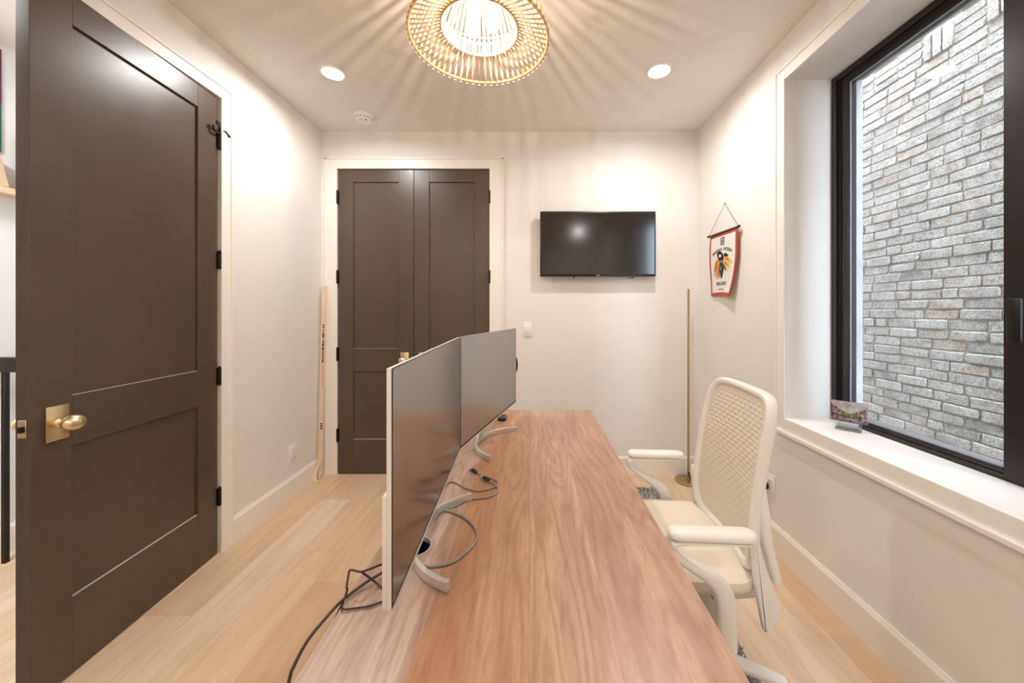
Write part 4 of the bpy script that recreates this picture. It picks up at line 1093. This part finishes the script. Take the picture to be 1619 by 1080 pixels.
# lower back side blades and rear tails, one each side
for sgn in (-1, 1):
    y0 = cy + sgn * 0.232
    # tail that runs on from the rim and ends rounded
    tail = MB().ribbon([(0.712, y0 - sgn * .020, 0.80), (0.713, y0 - sgn * .016, 0.75), (0.716, y0 - sgn * .012, 0.69), (0.722, y0 - sgn * .010, 0.61), (0.738, y0 - sgn * .008, 0.54), (0.748, y0 - sgn * .008, 0.495), (0.748, y0 - sgn * .008, 0.482)], [0.003, 0.010, 0.016, 0.018, 0.018, 0.016, 0.005], [0.004, 0.012, 0.015, 0.015, 0.014, 0.012, 0.004], (0, 1, 0), 8, 3)
    tail.build('back_tail', 'chair_frame', ch)
    # leaf blade
    front = [(0.668, 0.640), (0.671, 0.56), (0.678, 0.49), (0.688, 0.43), (0.700, 0.366)]
    rear = [(0.684, 0.640), (0.698, 0.575), (0.722, 0.505), (0.742, 0.448), (0.742, 0.405), (0.724, 0.372), (0.708, 0.362)]
    oln = front + rear[::-1]
    P2 = smooth_path([(x, 0, z) for x, z in oln], 4, closed=True); oln2 = [(p.x, p.z) for p in P2]
    MB().prism(oln2, 'Y', y0 - sgn * 0.002, y0 + sgn * 0.020, 0.005).build('side_blade', 'base_white', ch)
    # bracket from seat to blade
    MB().ribbon([(0.50, cy + sgn * 0.10, 0.405), (0.62, cy + sgn * 0.16, 0.410), (0.68, cy + sgn * 0.20, 0.44), (0.70, y0, 0.47)], 0.018, 0.010, (0, 0, 1), 6, 3).build('back_bracket', 'chair_frame', ch)
    # arm
    ya = cy + sgn * 0.294
    w = MB(); rg_ = []
    padout = lambda ins: rrect(0.248 - 2 * ins, 0.062 - 2 * ins, 0.030 - ins * 0.6, 8, 0.531, ya)
    for ins, z in ((0.010, 0.6605), (0.003, 0.662), (0.0, 0.667), (0.0008, 0.674), (0.005, 0.680), (0.013, 0.6835), (0.03, 0.6845)): rg_.append([Vector((x, y, z)) for x, y in padout(ins)])
    w.loft(rg_); w.build('arm_pad', 'chair_frame', ch)
    w = MB().ribbon([(0.632, ya, 0.655), (0.54, ya, 0.655), (0.45, ya, 0.654), (0.420, ya, 0.648), (0.411, ya, 0.632), (0.424, ya, 0.612), (0.468, ya - sgn * .004, 0.580), (0.522, ya - sgn * .008, 0.548), (0.560, ya - sgn * .010, 0.510), (0.573, ya - sgn * .010, 0.46), (0.575, ya - sgn * .010, 0.338)],
                    [0.026, 0.030, 0.030, 0.030, 0.028, 0.026, 0.023, 0.022, 0.022, 0.022, 0.022], [0.003, 0.004, 0.005, 0.007, 0.009, 0.010, 0.012, 0.018, 0.026, 0.029, 0.029], (0, 1, 0), 8, 3, 20)
    w.build('arm_support', 'chair_frame', ch)
    MB().ribbon([(0.575, ya - sgn * .016, 0.372), (0.56, cy + sgn * 0.19, 0.382), (0.54, cy + sgn * 0.06, 0.388)], [0.024, 0.026], 0.012, (1, 0, 0), 6, 4).build('arm_bracket', 'chair_frame', ch)
# mechanism, lever, gas lift, base
MB().box(HXc - 0.11, HXc + 0.10, cy - 0.085, cy + 0.085, 0.355, 0.408, 0.012, 3).build('tilt_mechanism', 'chair_frame', ch)
w = MB().tube([(0.57, cy - 0.07, 0.375), (0.578, cy - 0.125, 0.362), (0.585, cy - 0.150, 0.350)], 0.005, 8); w.box(0.575, 0.597, cy - 0.165, cy - 0.140, 0.318, 0.356, 0.004, 2)
w.build('lever', 'black_plastic', ch)
MB().lathe([(0.026, 0.09), (0.026, 0.22), (0.014, 0.222), (0.014, 0.36)], 24, (HXc, cy, 0)).build('gas_lift', 'black_metal', ch)
MB().lathe([(0.028, 0.062), (0.045, 0.066), (0.050, 0.09), (0.046, 0.118), (0.030, 0.126), (0.028, 0.126)], 32, (HXc, cy, 0)).build('base_hub', 'base_white', ch)
for k in range(5):
    a = math.radians(-21 + 72 * k); d = Vector((math.cos(a), math.sin(a), 0)); s_ = Vector((-d.y, d.x, 0)); c0 = Vector((HXc, cy, 0))
    lg = MB().ribbon([c0 + d * 0.035 + Vector((0, 0, 0.103)), c0 + d * 0.14 + Vector((0, 0, 0.104)), c0 + d * 0.25 + Vector((0, 0, 0.098)), c0 + d * 0.335 + Vector((0, 0, 0.090)), c0 + d * 0.35 + Vector((0, 0, 0.088))], [0.026, 0.026, 0.024, 0.022, 0.014], [0.020, 0.018, 0.014, 0.011, 0.006], s_, 8, 3).build('base_leg', 'base_white', ch)
    p = c0 + d * 0.325
    w = MB()
    for q in (-1, 1):
        cc = p + s_ * (q * 0.014) + Vector((0, 0, 0.0505)); w2 = MB().lathe([(0.006, -0.009), (0.026, -0.009), (0.0285, -0.006), (0.0285, 0.006), (0.026, 0.009), (0.006, 0.009)], 24)
        R = s_.to_track_quat('Z', 'Y').to_matrix().to_4x4(); xform(w2, Matrix.Translation(cc) @ R); w.add(w2.v, w2.f)
    w.tube([p + Vector((0, 0, 0.05)) - s_ * 0.012, p + Vector((0, 0, 0.05)) + s_ * 0.012], 0.007, 10); w.tube([p + Vector((0, 0, 0.05)), p + Vector((0, 0, 0.085))], 0.007, 10)
    w.build('caster', 'black_plastic', lg)
ch.rotation_euler = (0, 0, math.radians(-3.5))

# ------------------------------------------------------------------ photo block on the sill
pa, pb = Vector((1.433, 1.768)), Vector((1.523, 1.667)); zs = WZ0 + 0.004
d = (pb - pa); L = d.length; d.normalize(); nr = Vector((d.y, -d.x))
if nr.x > 0: nr = -nr
T = Matrix(((d.x, -nr.x, 0, pa.x), (d.y, -nr.y, 0, pa.y), (0, 0, 1, zs), (0, 0, 0, 1)))
pf = thing('picture_block', ((pa.x + pb.x) / 2, (pa.y + pb.y) / 2, zs), 'small glass landscape picture on a clear stand on the window sill', 'picture')
def bt(x0, x1, y0, y1, z0, z1, bev=0.001):
    return xform(MB().box(x0, x1, y0, y1, z0, z1, bev, 2), T @ Matrix.Translation((0, 0, 0)) @ Matrix.Rotation(-0.06, 4, 'X'))
def gl(name, x0, x1, y0, y1, z0, z1, mat, bev=0.001):
    o = MB().box(x0, x1, y0, y1, z0, z1, bev, 2).build(name, mat, origin=(0, 0, 0)); o.parent = pf
    o.matrix_parent_inverse = Matrix.Identity(4)
    o.matrix_basis = Matrix.Translation(-Vector(pf['_o'])) @ T @ Matrix.Rotation(-0.05, 4, 'X'); return o
gl('picture_print', 0.002, L - 0.002, 0.0015, 0.0045, 0.041, 0.132, 'print', 0.0005)
gl('glass_edge', 0, L, 0.0046, 0.010, 0.038, 0.134, 'acrylic')
gl('stand_bar', 0.022, L - 0.022, -0.010, -0.004, 0.006, 0.026, 'acrylic')
gl('stand_bar', 0.022, L - 0.022, 0.012, 0.018, 0.0, 0.048, 'acrylic')
gl('stand_foot', 0.020, L - 0.020, -0.014, 0.020, 0.0015, 0.0085, 'acrylic')
gl('stand_rest', 0.03, L - 0.03, -0.002, 0.011, 0.008, 0.0385, 'acrylic')

for o in bpy.data.objects:
    if '_o' in o: del o['_o']
